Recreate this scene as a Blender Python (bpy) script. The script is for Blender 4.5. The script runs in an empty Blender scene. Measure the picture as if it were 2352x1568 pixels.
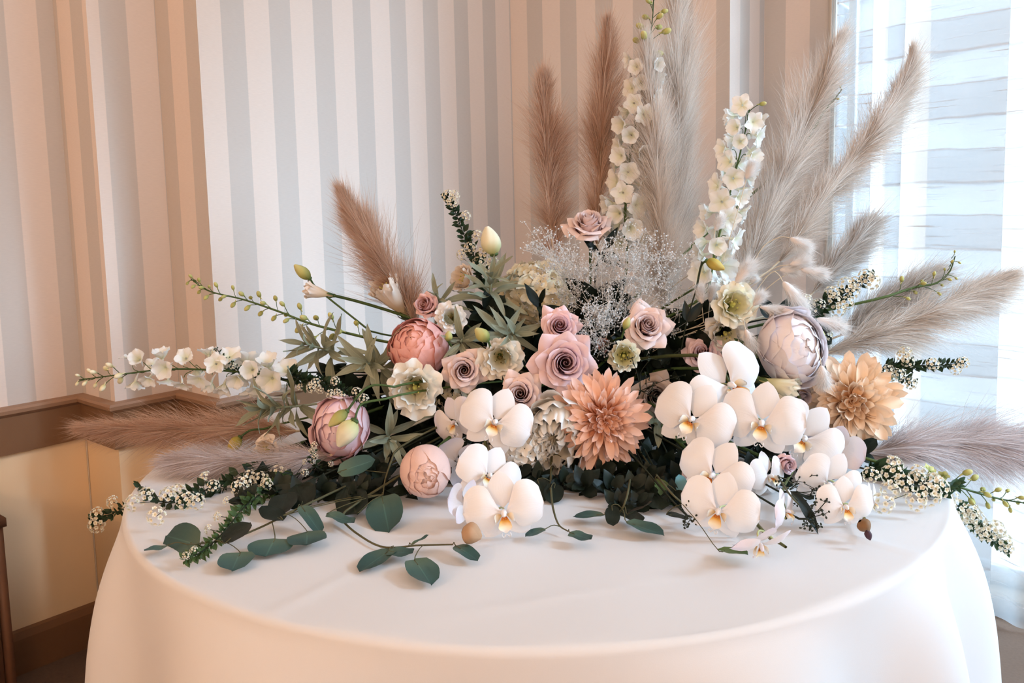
import bpy, math, random
import numpy as np
from mathutils import Vector, Matrix, Euler

S = bpy.context.scene
COL = S.collection
rng = np.random.default_rng(7)
random.seed(7)

# ------------------------------------------------------------------ camera, light, exposure
F, CX, CY = 1900.0, 1176.0, 683.0          # focal length and principal point in pixels of the 2352x1568 frame
CAM = np.array([0.0, 0.0, 1.25])
PITCH, ROLL = math.radians(6.0), math.radians(-1.28)
FW = np.array([0, math.cos(PITCH), -math.sin(PITCH)])
_u = np.array([0, math.sin(PITCH), math.cos(PITCH)]); _r = np.array([1.0, 0, 0])
RT = _r * math.cos(ROLL) + _u * math.sin(ROLL)
UP = _u * math.cos(ROLL) - _r * math.sin(ROLL)

cd = bpy.data.cameras.new('camera'); cam = bpy.data.objects.new('camera', cd); COL.objects.link(cam)
cd.sensor_width = 36.0; cd.sensor_fit = 'HORIZONTAL'; cd.lens = 36.0 * F / 2352.0
cd.shift_y = -(784.0 - CY) / 2352.0
cd.clip_start = 0.05; cd.clip_end = 60
cam.matrix_world = Matrix(((RT[0], UP[0], -FW[0], CAM[0]), (RT[1], UP[1], -FW[1], CAM[1]), (RT[2], UP[2], -FW[2], CAM[2]), (0, 0, 0, 1)))
S.camera = cam

S.view_settings.view_transform = 'Standard'; S.view_settings.look = 'None'
S.view_settings.gamma = 1.0; S.view_settings.use_curve_mapping = False
S.view_settings.exposure = 0.10
S.cycles.use_denoising = True
S.cycles.max_bounces = 6; S.cycles.diffuse_bounces = 3; S.cycles.glossy_bounces = 2; S.cycles.transparent_max_bounces = 10
S.cycles.use_adaptive_sampling = True; S.cycles.adaptive_threshold = 0.05; S.cycles.adaptive_min_samples = 12
S.cycles.sample_clamp_indirect = 6.0

w = bpy.data.worlds.new('overcast_sky'); S.world = w; w.use_nodes = True
bg = w.node_tree.nodes['Background']; bg.inputs[0].default_value = (0.90, 0.96, 1.0, 1); bg.inputs[1].default_value = 1.35

AE = math.radians(39.6)
EDIR = np.array([math.sin(AE), math.cos(AE), 0.0])      # left wall, running away to the corner
FDIR = np.array([math.cos(AE), -math.sin(AE), 0.0])     # window wall, running from the corner towards the viewer's right

def area_light(name, loc, target, sx, sy, power, color, spread=None):
    l = bpy.data.lights.new(name, 'AREA'); l.shape = 'RECTANGLE'; l.size = sx; l.size_y = sy
    l.energy = power; l.color = color
    if spread: l.spread = spread
    o = bpy.data.objects.new(name, l); COL.objects.link(o)
    o.location = loc
    d = Vector(target) - Vector(loc)
    o.rotation_euler = d.to_track_quat('-Z', 'Y').to_euler()
    return o

WIN_MID = np.array([1.03, 2.63, 0]) + FDIR * 2.65
NIN = -EDIR                                                # inward normal of the window wall
wl = WIN_MID - NIN * 0.55
area_light('daylight_window', (wl[0], wl[1], 1.75), tuple(np.array([wl[0], wl[1], 1.75]) + NIN - np.array([0, 0, .10])), 3.8, 3.3, 78, (0.58, 0.84, 1.0))
w2l = np.array([1.03, 2.63, 1.8]) + FDIR * 5.75 - EDIR * 2.3
area_light('added_window_fill', tuple(w2l), tuple(w2l - FDIR), 2.6, 2.9, 50, (0.50, 0.76, 1.0))  # added cool fill for the flower fronts, outside an unseen invented window
# hazy low sun through the sheer curtain
sl = bpy.data.lights.new('hazy_sun', 'SUN'); sl.energy = 13.5; sl.angle = math.radians(20); sl.color = (.50, .75, 1.0)
so = bpy.data.objects.new('hazy_sun', sl); COL.objects.link(so)
sd = -(FDIR * 1.0 + EDIR * .48); sd = sd / np.linalg.norm(sd) + np.array([0, 0, -.62])
so.rotation_euler = Vector(sd).to_track_quat('-Z', 'Y').to_euler(); so.location = (3, 4, 3)

# ------------------------------------------------------------------ placing helpers
def ray(px, py):
    return (px - CX) / F * RT - (py - CY) / F * UP + FW
def at(px, py, d):                                         # point seen at a pixel, d metres along the view axis
    return CAM + ray(px, py) * d
TZ = 0.75
def tab(px, py, h=0.004):                                  # point on the table cloth
    r = ray(px, py); return CAM + r * ((TZ + h - CAM[2]) / r[2])
def view_dir(a, b, c=None):
    if c is None: c = math.sqrt(max(0.0, 1 - a * a - b * b))
    v = a * RT + b * UP - c * FW
    return v / np.linalg.norm(v)
def unit(v):
    v = np.asarray(v, float); return v / (np.linalg.norm(v) + 1e-12)
def basis(P, n, up=None, roll=0.0, s=1.0):
    """matrix whose local z looks along n, y near up"""
    n = unit(n); up = UP if up is None else up
    if abs(np.dot(n, up)) > 0.97: up = up + 0.5 * FW
    x = unit(np.cross(up, n)); y = np.cross(n, x)
    c, sn = math.cos(math.radians(roll)), math.sin(math.radians(roll))
    x2 = c * x + sn * y; y2 = -sn * x + c * y
    sc = (s, s, s) if np.isscalar(s) else s
    return Matrix(((x2[0] * sc[0], y2[0] * sc[1], n[0] * sc[2], P[0]), (x2[1] * sc[0], y2[1] * sc[1], n[1] * sc[2], P[1]),
                   (x2[2] * sc[0], y2[2] * sc[1], n[2] * sc[2], P[2]), (0, 0, 0, 1)))

# ------------------------------------------------------------------ materials
def lin(c):
    c = [x / 255.0 for x in c]
    return tuple((x / 12.92 if x <= 0.04045 else ((x + 0.055) / 1.055) ** 2.4) for x in c) + (1.0,)
MATS = {}
def base_mat(name):
    m = bpy.data.materials.new(name); m.use_nodes = True
    nt = m.node_tree; p = nt.nodes['Principled BSDF']
    p.inputs['Specular IOR Level'].default_value = 0.3
    return m, nt, p
def add(nt, t, **kw):
    n = nt.nodes.new(t)
    for k, v in kw.items(): setattr(n, k, v)
    return n
def translucent_mix(nt, p, color_socket, amt):
    out = nt.nodes['Material Output']
    tr = add(nt, 'ShaderNodeBsdfTranslucent'); mx = add(nt, 'ShaderNodeMixShader'); mx.inputs[0].default_value = amt
    if color_socket is not None: nt.links.new(color_socket, tr.inputs[0])
    else: tr.inputs[0].default_value = p.inputs['Base Color'].default_value
    nt.links.new(p.outputs[0], mx.inputs[1]); nt.links.new(tr.outputs[0], mx.inputs[2]); nt.links.new(mx.outputs[0], out.inputs[0])
def petal(name, stops, trans=0.28, rough=0.55, vary=0.10, vein=0.25, across=None):
    """petal colour runs from base to tip along the petal; fine veins as relief"""
    if name in MATS: return MATS[name]
    m, nt, p = base_mat(name)
    uv = add(nt, 'ShaderNodeUVMap'); sep = add(nt, 'ShaderNodeSeparateXYZ'); nt.links.new(uv.outputs[0], sep.inputs[0])
    r = add(nt, 'ShaderNodeValToRGB'); els = r.color_ramp.elements
    while len(els) < len(stops): els.new(0.5)
    for e, (pos, c) in zip(els, stops): e.position = pos; e.color = lin(c)
    nt.links.new(sep.outputs[1], r.inputs[0])
    oi = add(nt, 'ShaderNodeObjectInfo'); mr = add(nt, 'ShaderNodeMapRange')
    mr.inputs[3].default_value = 1 - vary; mr.inputs[4].default_value = 1 + vary
    nt.links.new(oi.outputs['Random'], mr.inputs[0])
    hsv = add(nt, 'ShaderNodeHueSaturation'); nt.links.new(r.outputs[0], hsv.inputs['Color']); nt.links.new(mr.outputs[0], hsv.inputs['Value'])
    col = hsv.outputs[0]
    if across:                                             # pale midrib / edge
        mul = add(nt, 'ShaderNodeValToRGB'); e2 = mul.color_ramp.elements
        while len(e2) < len(across): e2.new(0.5)
        for e, (pos, g) in zip(e2, across): e.position = pos; e.color = (g, g, g, 1)
        nt.links.new(sep.outputs[0], mul.inputs[0])
        mm = add(nt, 'ShaderNodeMix', data_type='RGBA', blend_type='MULTIPLY'); mm.inputs[0].default_value = 1.0
        nt.links.new(col, mm.inputs[6]); nt.links.new(mul.outputs[0], mm.inputs[7]); col = mm.outputs[2]
    nt.links.new(col, p.inputs['Base Color']); p.inputs['Roughness'].default_value = rough
    if vein:
        mp = add(nt, 'ShaderNodeMapping'); mp.inputs['Scale'].default_value = (38, 2.5, 1); nt.links.new(uv.outputs[0], mp.inputs[0])
        nz = add(nt, 'ShaderNodeTexNoise'); nz.inputs['Scale'].default_value = 1.0; nt.links.new(mp.outputs[0], nz.inputs[0])
        bp = add(nt, 'ShaderNodeBump'); bp.inputs['Strength'].default_value = vein; bp.inputs['Distance'].default_value = 0.001
        nt.links.new(nz.outputs[0], bp.inputs['Height']); nt.links.new(bp.outputs[0], p.inputs['Normal'])
    translucent_mix(nt, p, col, trans)
    MATS[name] = m; return m
def plain(name, c, rough=0.6, trans=0.0, vary=0.0, noise=0.0, nscale=30, bump=0.0):
    if name in MATS: return MATS[name]
    m, nt, p = base_mat(name)
    p.inputs['Roughness'].default_value = rough; p.inputs['Base Color'].default_value = lin(c)
    sock = None
    if vary or noise:
        hsv = add(nt, 'ShaderNodeHueSaturation'); hsv.inputs['Color'].default_value = lin(c)
        oi = add(nt, 'ShaderNodeObjectInfo'); mr = add(nt, 'ShaderNodeMapRange'); mr.inputs[3].default_value = 1 - vary; mr.inputs[4].default_value = 1 + vary
        nt.links.new(oi.outputs['Random'], mr.inputs[0]); v = mr.outputs[0]
        if noise:
            tc = add(nt, 'ShaderNodeTexCoord'); nz = add(nt, 'ShaderNodeTexNoise'); nz.inputs['Scale'].default_value = nscale; nt.links.new(tc.outputs['Object'], nz.inputs[0])
            m2 = add(nt, 'ShaderNodeMapRange'); m2.inputs[3].default_value = 1 - noise; m2.inputs[4].default_value = 1 + noise; nt.links.new(nz.outputs[0], m2.inputs[0])
            mu = add(nt, 'ShaderNodeMath', operation='MULTIPLY'); nt.links.new(v, mu.inputs[0]); nt.links.new(m2.outputs[0], mu.inputs[1]); v = mu.outputs[0]
            if bump:
                bp = add(nt, 'ShaderNodeBump'); bp.inputs['Strength'].default_value = bump; bp.inputs['Distance'].default_value = 0.002
                nt.links.new(nz.outputs[0], bp.inputs['Height']); nt.links.new(bp.outputs[0], p.inputs['Normal'])
        nt.links.new(v, hsv.inputs['Value']); nt.links.new(hsv.outputs[0], p.inputs['Base Color']); sock = hsv.outputs[0]
    if trans: translucent_mix(nt, p, sock, trans)
    MATS[name] = m; return m
def strand_mat(name, dark, light, trans=0.35):
    if name in MATS: return MATS[name]
    m, nt, p = base_mat(name); p.inputs['Roughness'].default_value = 0.5
    uv = add(nt, 'ShaderNodeUVMap'); sep = add(nt, 'ShaderNodeSeparateXYZ'); nt.links.new(uv.outputs[0], sep.inputs[0])
    r = add(nt, 'ShaderNodeValToRGB'); r.color_ramp.elements[0].color = lin(dark); r.color_ramp.elements[1].color = lin(light)
    nt.links.new(sep.outputs[0], r.inputs[0]); nt.links.new(r.outputs[0], p.inputs['Base Color'])
    translucent_mix(nt, p, r.outputs[0], trans); MATS[name] = m; return m

# ------------------------------------------------------------------ mesh helpers
def mesh(name, V, Fc, uv=None, smooth=True):
    V = np.asarray(V, np.float32).reshape(-1, 3)
    me = bpy.data.meshes.new(name)
    if isinstance(Fc, np.ndarray):
        nf, k = Fc.shape
        me.vertices.add(len(V)); me.vertices.foreach_set('co', V.ravel())
        me.loops.add(nf * k); me.loops.foreach_set('vertex_index', Fc.astype(np.int32).ravel())
        me.polygons.add(nf); me.polygons.foreach_set('loop_start', np.arange(0, nf * k, k, dtype=np.int32))
        me.polygons.foreach_set('loop_total', np.full(nf, k, np.int32))
        idx = Fc.ravel()
    else:
        me.from_pydata([tuple(v) for v in V], [], [tuple(f) for f in Fc]); idx = np.array([i for f in Fc for i in f])
    if uv is not None:
        l = me.uv_layers.new(name='UVMap'); l.data.foreach_set('uv', np.asarray(uv, np.float32)[idx].ravel())
    if smooth: me.polygons.foreach_set('use_smooth', np.ones(len(me.polygons), bool))
    me.materials.append(None)
    me.update(calc_edges=True); me.validate()
    return me
class MB:
    """collects pieces of one mesh"""
    def __init__(self): self.V = []; self.F = []; self.U = []; self.n = 0
    def add(self, V, Fc, uv=None):
        V = np.asarray(V, float).reshape(-1, 3); Fc = np.asarray(Fc)
        self.V.append(V); self.F.append(Fc + self.n); self.U.append(np.zeros((len(V), 2)) if uv is None else uv); self.n += len(V); return self
    def mesh(self, name, smooth=True):
        return mesh(name, np.concatenate(self.V), np.concatenate(self.F), np.concatenate(self.U), smooth)
def quads(nu, nv, wrap=False):
    i = np.arange(nu - 1)[:, None]; j = np.arange(nv if wrap else nv - 1)[None, :]
    a = i * nv + j; b = i * nv + (j + 1) % nv
    return np.stack([a, b, b + nv, a + nv], -1).reshape(-1, 4)
def grid(fn, nu, nv):
    U, V = np.meshgrid(np.linspace(0, 1, nu), np.linspace(-1, 1, nv), indexing='ij')
    X, Y, Z = fn(U, V)
    P = np.stack([np.broadcast_to(X, U.shape), np.broadcast_to(Y, U.shape), np.broadcast_to(Z, U.shape)], -1).reshape(-1, 3)
    return P, quads(nu, nv), np.stack([V.ravel() * .5 + .5, U.ravel()], -1)
def gmesh(name, fn, nu=9, nv=7): return mesh(name, *grid(fn, nu, nv))
def tube(P, R, n=6):
    P = np.asarray(P, float); m = len(P); R = np.broadcast_to(np.asarray(R, float), (m,))
    T = np.gradient(P, axis=0); T /= np.linalg.norm(T, axis=1)[:, None] + 1e-12
    a = np.array([0, 0, 1.0]) if abs(T[0][2]) < .9 else np.array([1.0, 0, 0])
    N = unit(np.cross(T[0], a)); out = []
    for i in range(m):
        N = unit(N - T[i] * np.dot(N, T[i])); B = np.cross(T[i], N)
        an = np.arange(n) * 2 * math.pi / n
        out.append(P[i] + R[i] * (np.cos(an)[:, None] * N + np.sin(an)[:, None] * B))
    V = np.concatenate(out); uv = np.zeros((len(V), 2)); uv[:, 1] = np.repeat(np.linspace(0, 1, m), n)
    return V, quads(m, n, True), uv
def bez(p0, p1, p2, p3, n=14):
    t = np.linspace(0, 1, n)[:, None]
    return (1 - t) ** 3 * p0 + 3 * (1 - t) ** 2 * t * p1 + 3 * (1 - t) * t * t * p2 + t ** 3 * p3
def spline(P, n=24):
    P = np.asarray(P, float)
    if len(P) == 2: return P[0] + (P[1] - P[0]) * np.linspace(0, 1, n)[:, None]
    Q = np.concatenate([[2 * P[0] - P[1]], P, [2 * P[-1] - P[-2]]]); out = []
    seg = len(P) - 1
    for t in np.linspace(0, seg - 1e-6, n):
        i = int(t); f = t - i; a, b, c, d = Q[i:i + 4]
        out.append(.5 * (2 * b + (c - a) * f + (2 * a - 5 * b + 4 * c - d) * f * f + (-a + 3 * b - 3 * c + d) * f ** 3))
    return np.array(out)
def ellipsoid(c, rx, rz, nu=8, nv=10, axis=None):
    th = np.linspace(0.02, math.pi - .02, nu)[:, None]; ph = (np.arange(nv) * 2 * math.pi / nv)[None, :]
    X = rx * np.sin(th) * np.cos(ph); Y = rx * np.sin(th) * np.sin(ph); Z = rz * np.cos(th) + 0 * ph
    V = np.stack([X, Y, Z], -1).reshape(-1, 3)
    if axis is not None:
        M = np.array(basis((0, 0, 0), axis).to_3x3()); V = V @ M.T
    uv = np.stack([np.tile(np.arange(nv) / nv, nu), np.repeat(np.linspace(1, 0, nu), nv)], -1)
    return V + np.asarray(c), quads(nu, nv, True), uv
def boxgeo(x0, x1, y0, y1, z0, z1):
    V = [(x, y, z) for x in (x0, x1) for y in (y0, y1) for z in (z0, z1)]
    return np.array(V, float), np.array([(0, 1, 3, 2), (4, 6, 7, 5), (0, 4, 5, 1), (2, 3, 7, 6), (0, 2, 6, 4), (1, 5, 7, 3)])

def obj(name, me, mat, parent=None, M=None):
    o = bpy.data.objects.new(name, me); COL.objects.link(o)
    if me is not None and mat is not None:
        o.material_slots[0].link = 'OBJECT'; o.material_slots[0].material = mat
    if parent is not None: o.parent = parent
    if M is not None: o.matrix_local = M
    return o
def tag(o, label=None, cat=None, group=None, kind=None):
    if label: o['label'] = label
    if cat: o['category'] = cat
    if group: o['group'] = group
    if kind: o['kind'] = kind
    return o
def thing(name, label, cat, loc, group=None):
    o = bpy.data.objects.new(name, None); COL.objects.link(o); o.location = Vector(loc); o.empty_display_size = .02
    return tag(o, label, cat, group)
def rel(root, M): return Matrix.Translation(-root.location) @ M
def put(root, kit, M, mats):
    """copy the parts of a kit under a thing"""
    base = rel(root, M)
    for name, me, lm, mk, subs in kit:
        o = obj(name, me, mats.get(mk, mats.get('*')), root, base @ lm)
        for n2, me2, lm2, mk2 in subs:
            obj(n2, me2, mats.get(mk2, mats.get('*')), o, lm2)
I4 = Matrix.Identity(4)
def structure(name, me, mat): return tag(obj(name, me, mat), kind='structure')

# ------------------------------------------------------------------ the room
CEIL = 3.60
def hit(A, D, px, py):
    """point on the vertical wall plane through A along D, seen at a pixel"""
    n = np.array([D[1], -D[0], 0]); r = ray(px, py); return CAM + r * (np.dot(A - CAM, n) / np.dot(r, n))
def flat(p): return np.array([p[0], p[1], 0.0])
P5 = np.array([-.812, 2.242, 0]); P4 = P5 - FDIR * .214; P3 = P4 - EDIR * .188; P2 = P3 - FDIR * .20; P1 = P2 - EDIR * 4.6
K = flat(hit(P5, EDIR, 1178, 300))
Q1 = flat(hit(K, FDIR, 1676, 180)); Q2 = flat(hit(Q1, EDIR, 1754, 250)); Q3 = flat(hit(Q2, FDIR, 1916, 300))
WLEN = 4.5
Q4 = Q3 + FDIR * WLEN; Q5 = Q4 + FDIR * .8
R1 = P1 + FDIR * np.dot(Q5 - P1, FDIR)
RAIL = 0.75

def wallpaper():
    m, nt, p = base_mat('striped_wallpaper'); p.inputs['Roughness'].default_value = .62
    uv = add(nt, 'ShaderNodeUVMap'); sep = add(nt, 'ShaderNodeSeparateXYZ'); nt.links.new(uv.outputs[0], sep.inputs[0])
    def math_(op, a, b=None):
        n = add(nt, 'ShaderNodeMath', operation=op)
        for k, s in enumerate((a, b)):
            if s is None: continue
            if isinstance(s, (int, float)): n.inputs[k].default_value = s
            else: nt.links.new(s, n.inputs[k])
        return n.outputs[0]
    fr = math_('FRACT', math_('DIVIDE', sep.outputs[0], .153))
    # wavy weave along the stripe edge
    nz = add(nt, 'ShaderNodeTexNoise'); nz.inputs['Scale'].default_value = 260
    nt.links.new(uv.outputs[0], nz.inputs[0])
    fr = math_('ADD', fr, math_('MULTIPLY', math_('SUBTRACT', nz.outputs[0], .5), .012))
    r = add(nt, 'ShaderNodeValToRGB'); e = r.color_ramp.elements
    e[0].position = 0.0; e[0].color = (1, 1, 1, 1); e[1].position = .012; e[1].color = (0, 0, 0, 1)
    a = e.new(.472); a.color = (0, 0, 0, 1); b = e.new(.488); b.color = (1, 1, 1, 1)
    nt.links.new(fr, r.inputs[0])
    # linen weave, stretched along the courses
    mp = add(nt, 'ShaderNodeMapping'); mp.inputs['Scale'].default_value = (60, 900, 1); nt.links.new(uv.outputs[0], mp.inputs[0])
    n2 = add(nt, 'ShaderNodeTexNoise'); n2.inputs['Scale'].default_value = 1; n2.inputs['Detail'].default_value = 3; nt.links.new(mp.outputs[0], n2.inputs[0])
    mr = add(nt, 'ShaderNodeMapRange'); mr.inputs[1].default_value = .3; mr.inputs[2].default_value = .7; mr.inputs[3].default_value = .965; mr.inputs[4].default_value = 1.03
    nt.links.new(n2.outputs[0], mr.inputs[0])
    mx = add(nt, 'ShaderNodeMix', data_type='RGBA'); nt.links.new(r.outputs[0], mx.inputs[0])
    mx.inputs[6].default_value = lin((208, 198, 190)); mx.inputs[7].default_value = lin((233, 217, 206))
    hsv = add(nt, 'ShaderNodeHueSaturation'); nt.links.new(mx.outputs[2], hsv.inputs['Color']); nt.links.new(mr.outputs[0], hsv.inputs['Value'])
    nt.links.new(hsv.outputs[0], p.inputs['Base Color'])
    bp = add(nt, 'ShaderNodeBump'); bp.inputs['Strength'].default_value = .15; bp.inputs['Distance'].default_value = .0006
    nt.links.new(n2.outputs[0], bp.inputs['Height']); nt.links.new(bp.outputs[0], p.inputs['Normal'])
    return m
PAPER = wallpaper()
WAIN = plain('tan_wainscot_paint', (250, 220, 180), .6, noise=.03, nscale=8)
TAUPE = plain('brown_rail_paint', (132, 96, 68), .5, noise=.04, nscale=14)
CREAM = plain('cream_casing_paint', (214, 200, 184), .5)

# phase of the stripes on each face (distance along the face at which a dark stripe starts)
sE = np.dot(flat(hit(P5, EDIR, 504, 2)) - P5, EDIR); sF = np.dot(flat(hit(K, FDIR, 1209, 2)) - K, FDIR)
sJ = .075; sG = .153
sC = np.dot(flat(hit(P3, EDIR, 226, 20)) - P3, EDIR); sD = np.dot(flat(hit(P4, FDIR, 421, 20)) - P4, FDIR)
sB = np.dot(flat(hit(P2, FDIR, 160, 20)) - P2, FDIR); sA = np.dot(flat(hit(P1, EDIR, 82, 20)) - P1, EDIR)
def strip_wall(name, segs, z0, z1, mat):
    """segs: (A, B, phase) faces of one wall, uv in metres along the face"""
    b = MB()
    for A, B, ph in segs:
        L = np.linalg.norm(B - A); up = np.array([0, 0, 1.0])
        V = [A + up * z0, B + up * z0, B + up * z1, A + up * z1]
        b.add(V, np.array([[0, 1, 2, 3]]), np.array([(-ph, z0), (L - ph, z0), (L - ph, z1), (-ph, z1)]))
    return structure(name, b.mesh(name, smooth=False), mat)
left = [(P1, P2, sA), (P2, P3, sB), (P3, P4, sC), (P4, P5, sD), (P5, K, sE)]
right = [(K, Q1, sF), (Q1, Q2, sJ), (Q2, Q3, sG)]
strip_wall('wall_left', left, RAIL - .1, CEIL, PAPER)
strip_wall('wall_right', right + [(Q4, Q5, 0)], RAIL - .1, CEIL, PAPER)
strip_wall('wall_left_lower', left, 0, RAIL - .1, WAIN)
strip_wall('wall_right_lower', right + [(Q4, Q5, 0)], 0, RAIL - .1, WAIN)
W2 = 1.0; W2L = 2.6; W2B, W2T = .35, 3.2                   # added second window, never in view, there to let in cool fill light
QA, QB = Q5 - EDIR * W2, Q5 - EDIR * (W2 + W2L)
strip_wall('wall_rear', [(Q5, QA, 0), (QB, R1, 0), (R1, P1, 0)], 0, CEIL, PAPER)
strip_wall('wall_rear_above_window', [(QA, QB, 0)], W2T, CEIL, PAPER); strip_wall('wall_rear_below_window', [(QA, QB, 0)], 0, W2B, PAPER)
WT = 3.45                                                  # head of the window opening
strip_wall('wall_above_window', [(Q3, Q4, 0)], WT, CEIL, PAPER)
def poly_slab(name, z, mat):
    pts = [P1, P2, P3, P4, P5, K, Q1, Q2, Q5 + EDIR * 0, R1]
    V = np.array([p + np.array([0, 0, z]) for p in pts]); me = mesh(name, V, [list(range(len(pts)))], V[:, :2], smooth=False)
    return structure(name, me, mat)
poly_slab('floor', 0.0, plain('brown_carpet', (120, 98, 84), .9, noise=.12, nscale=120, bump=.4))
poly_slab('ceiling', CEIL, plain('ceiling_paint', (232, 226, 220), .8))

def offset_path(pts, d):
    """shift a plan polyline into the room by d (mitred)"""
    out = []
    for i, p in enumerate(pts):
        ns = []
        for a, b in ((i - 1, i), (i, i + 1)):
            if a < 0 or b >= len(pts): continue
            t = unit(pts[b] - pts[a]); ns.append(np.array([t[1], -t[0], 0]))
        n = sum(ns); n = n / (np.dot(n, ns[0])); out.append(p + n * d)
    return out
def moulding(name, pts, prof, mat):
    """sweep a profile (projection, height) along the wall"""
    rows = [[q + np.array([0, 0, z]) for q in offset_path(pts, d)] for d, z in prof]
    b = MB(); n = len(pts)
    for i in range(n - 1):
        for k in range(len(prof) - 1):
            b.add([rows[k][i], rows[k][i + 1], rows[k + 1][i + 1], rows[k + 1][i]], np.array([[0, 1, 2, 3]]))
    return structure(name, b.mesh(name, smooth=False), mat)
lp = [P1, P2, P3, P4, P5, K, Q1, Q2, Q3 - FDIR * .03]
moulding('trim_1', lp, [(0, RAIL + .002), (.026, RAIL), (.030, RAIL - .006), (.028, RAIL - .016), (.018, RAIL - .024), (.015, RAIL - .026)], plain('rail_cap_paint', (160, 124, 98), .45))
moulding('trim_2', lp, [(.015, RAIL - .024), (.015, RAIL - .128), (0, RAIL - .129)], TAUPE)
moulding('baseboard_left', lp, [(.016, 0), (.016, .10), (.010, .12), (0, .125)], TAUPE)
# the wainscot reveals that show as fine pale lines below the rail
for i, c in enumerate((P2, P4)):
    b = MB().add(*tube([c + np.array([0, 0, .13]) - EDIR * .002 + FDIR * .002, c + np.array([0, 0, RAIL - .14]) - EDIR * .002 + FDIR * .002], .0022, 6))
    structure('trim_%d' % (i + 3), b.mesh('caulk'), CREAM)

# window with frame, panes and a casing
wr = tag(bpy.data.objects.new('window_1', None), kind='structure'); COL.objects.link(wr); wr.location = Vector(Q3)
WM = Matrix(((FDIR[0], NIN[0], 0, 0), (FDIR[1], NIN[1], 0, 0), (0, 0, 1, 0), (0, 0, 0, 1)))   # x along wall, y into room
def wbox(name, x0, x1, y0, y1, z0, z1, mat, parent=wr):
    V, Fc = boxgeo(x0, x1, y0, y1, z0, z1); return obj(name, mesh(name, V, Fc, smooth=False), mat, parent, WM)
wbox('casing', -.020, 0, -.16, .014, 0, WT, CREAM); wbox('casing_bead', -.014, -.006, .014, .020, 0, WT, CREAM)
wbox('casing', WLEN, WLEN + .03, -.16, .014, 0, WT, CREAM); wbox('head_casing', -.02, WLEN + .03, -.16, .014, WT, WT + .03, CREAM)
wbox('sill', 0, WLEN, -.16, .01, 0, .05, CREAM)
FRM = plain('white_window_frame', (225, 226, 226), .4)
gm, gnt, gp = base_mat('window_glass')
gt = add(gnt, 'ShaderNodeBsdfTransparent'); gg = add(gnt, 'ShaderNodeBsdfGlossy'); gg.inputs['Roughness'].default_value = .02
gx = add(gnt, 'ShaderNodeMixShader'); gx.inputs[0].default_value = .05
gnt.links.new(gt.outputs[0], gx.inputs[1]); gnt.links.new(gg.outputs[0], gx.inputs[2]); gnt.links.new(gx.outputs[0], gnt.nodes['Material Output'].inputs[0])
for k in range(5):
    x0 = k * WLEN / 5; x1 = x0 + WLEN / 5
    for nm, a in (('stile', (x0, x0 + .035)), ('stile', (x1 - .035, x1))):
        wbox('window_stile', a[0], a[1], -.13, -.09, .05, WT, FRM)
    wbox('window_rail', x0 + .035, x1 - .035, -.13, -.09, .05, .11, FRM); wbox('window_rail', x0 + .035, x1 - .035, -.13, -.09, WT - .06, WT, FRM)
    wbox('window_pane', x0 + .035, x1 - .035, -.112, -.108, .11, WT - .06, gm)

w2 = tag(bpy.data.objects.new('added_window', None), kind='structure'); COL.objects.link(w2); w2.location = Vector(QA)  # frame and panes built around the added fill light
WM2 = Matrix(((-EDIR[0], -FDIR[0], 0, 0), (-EDIR[1], -FDIR[1], 0, 0), (0, 0, 1, 0), (0, 0, 0, 1)))
def w2box(name, x0, x1, y0, y1, z0, z1, mat):
    V, Fc = boxgeo(x0, x1, y0, y1, z0, z1); return obj(name, mesh(name, V, Fc, smooth=False), mat, w2, WM2)
w2box('casing', -.05, 0, -.12, .02, W2B, W2T, CREAM); w2box('casing', W2L, W2L + .05, -.12, .02, W2B, W2T, CREAM); w2box('head_casing', -.05, W2L + .05, -.12, .02, W2T, W2T + .06, CREAM); w2box('sill', -.05, W2L + .05, -.12, .05, W2B - .04, W2B, CREAM)
for k in range(3):
    x0 = k * W2L / 3; x1 = x0 + W2L / 3
    w2box('window_stile', x0, x0 + .03, -.10, -.06, W2B, W2T, FRM); w2box('window_stile', x1 - .03, x1, -.10, -.06, W2B, W2T, FRM)
    w2box('window_pane', x0 + .03, x1 - .03, -.082, -.078, W2B, W2T, gm)
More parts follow.
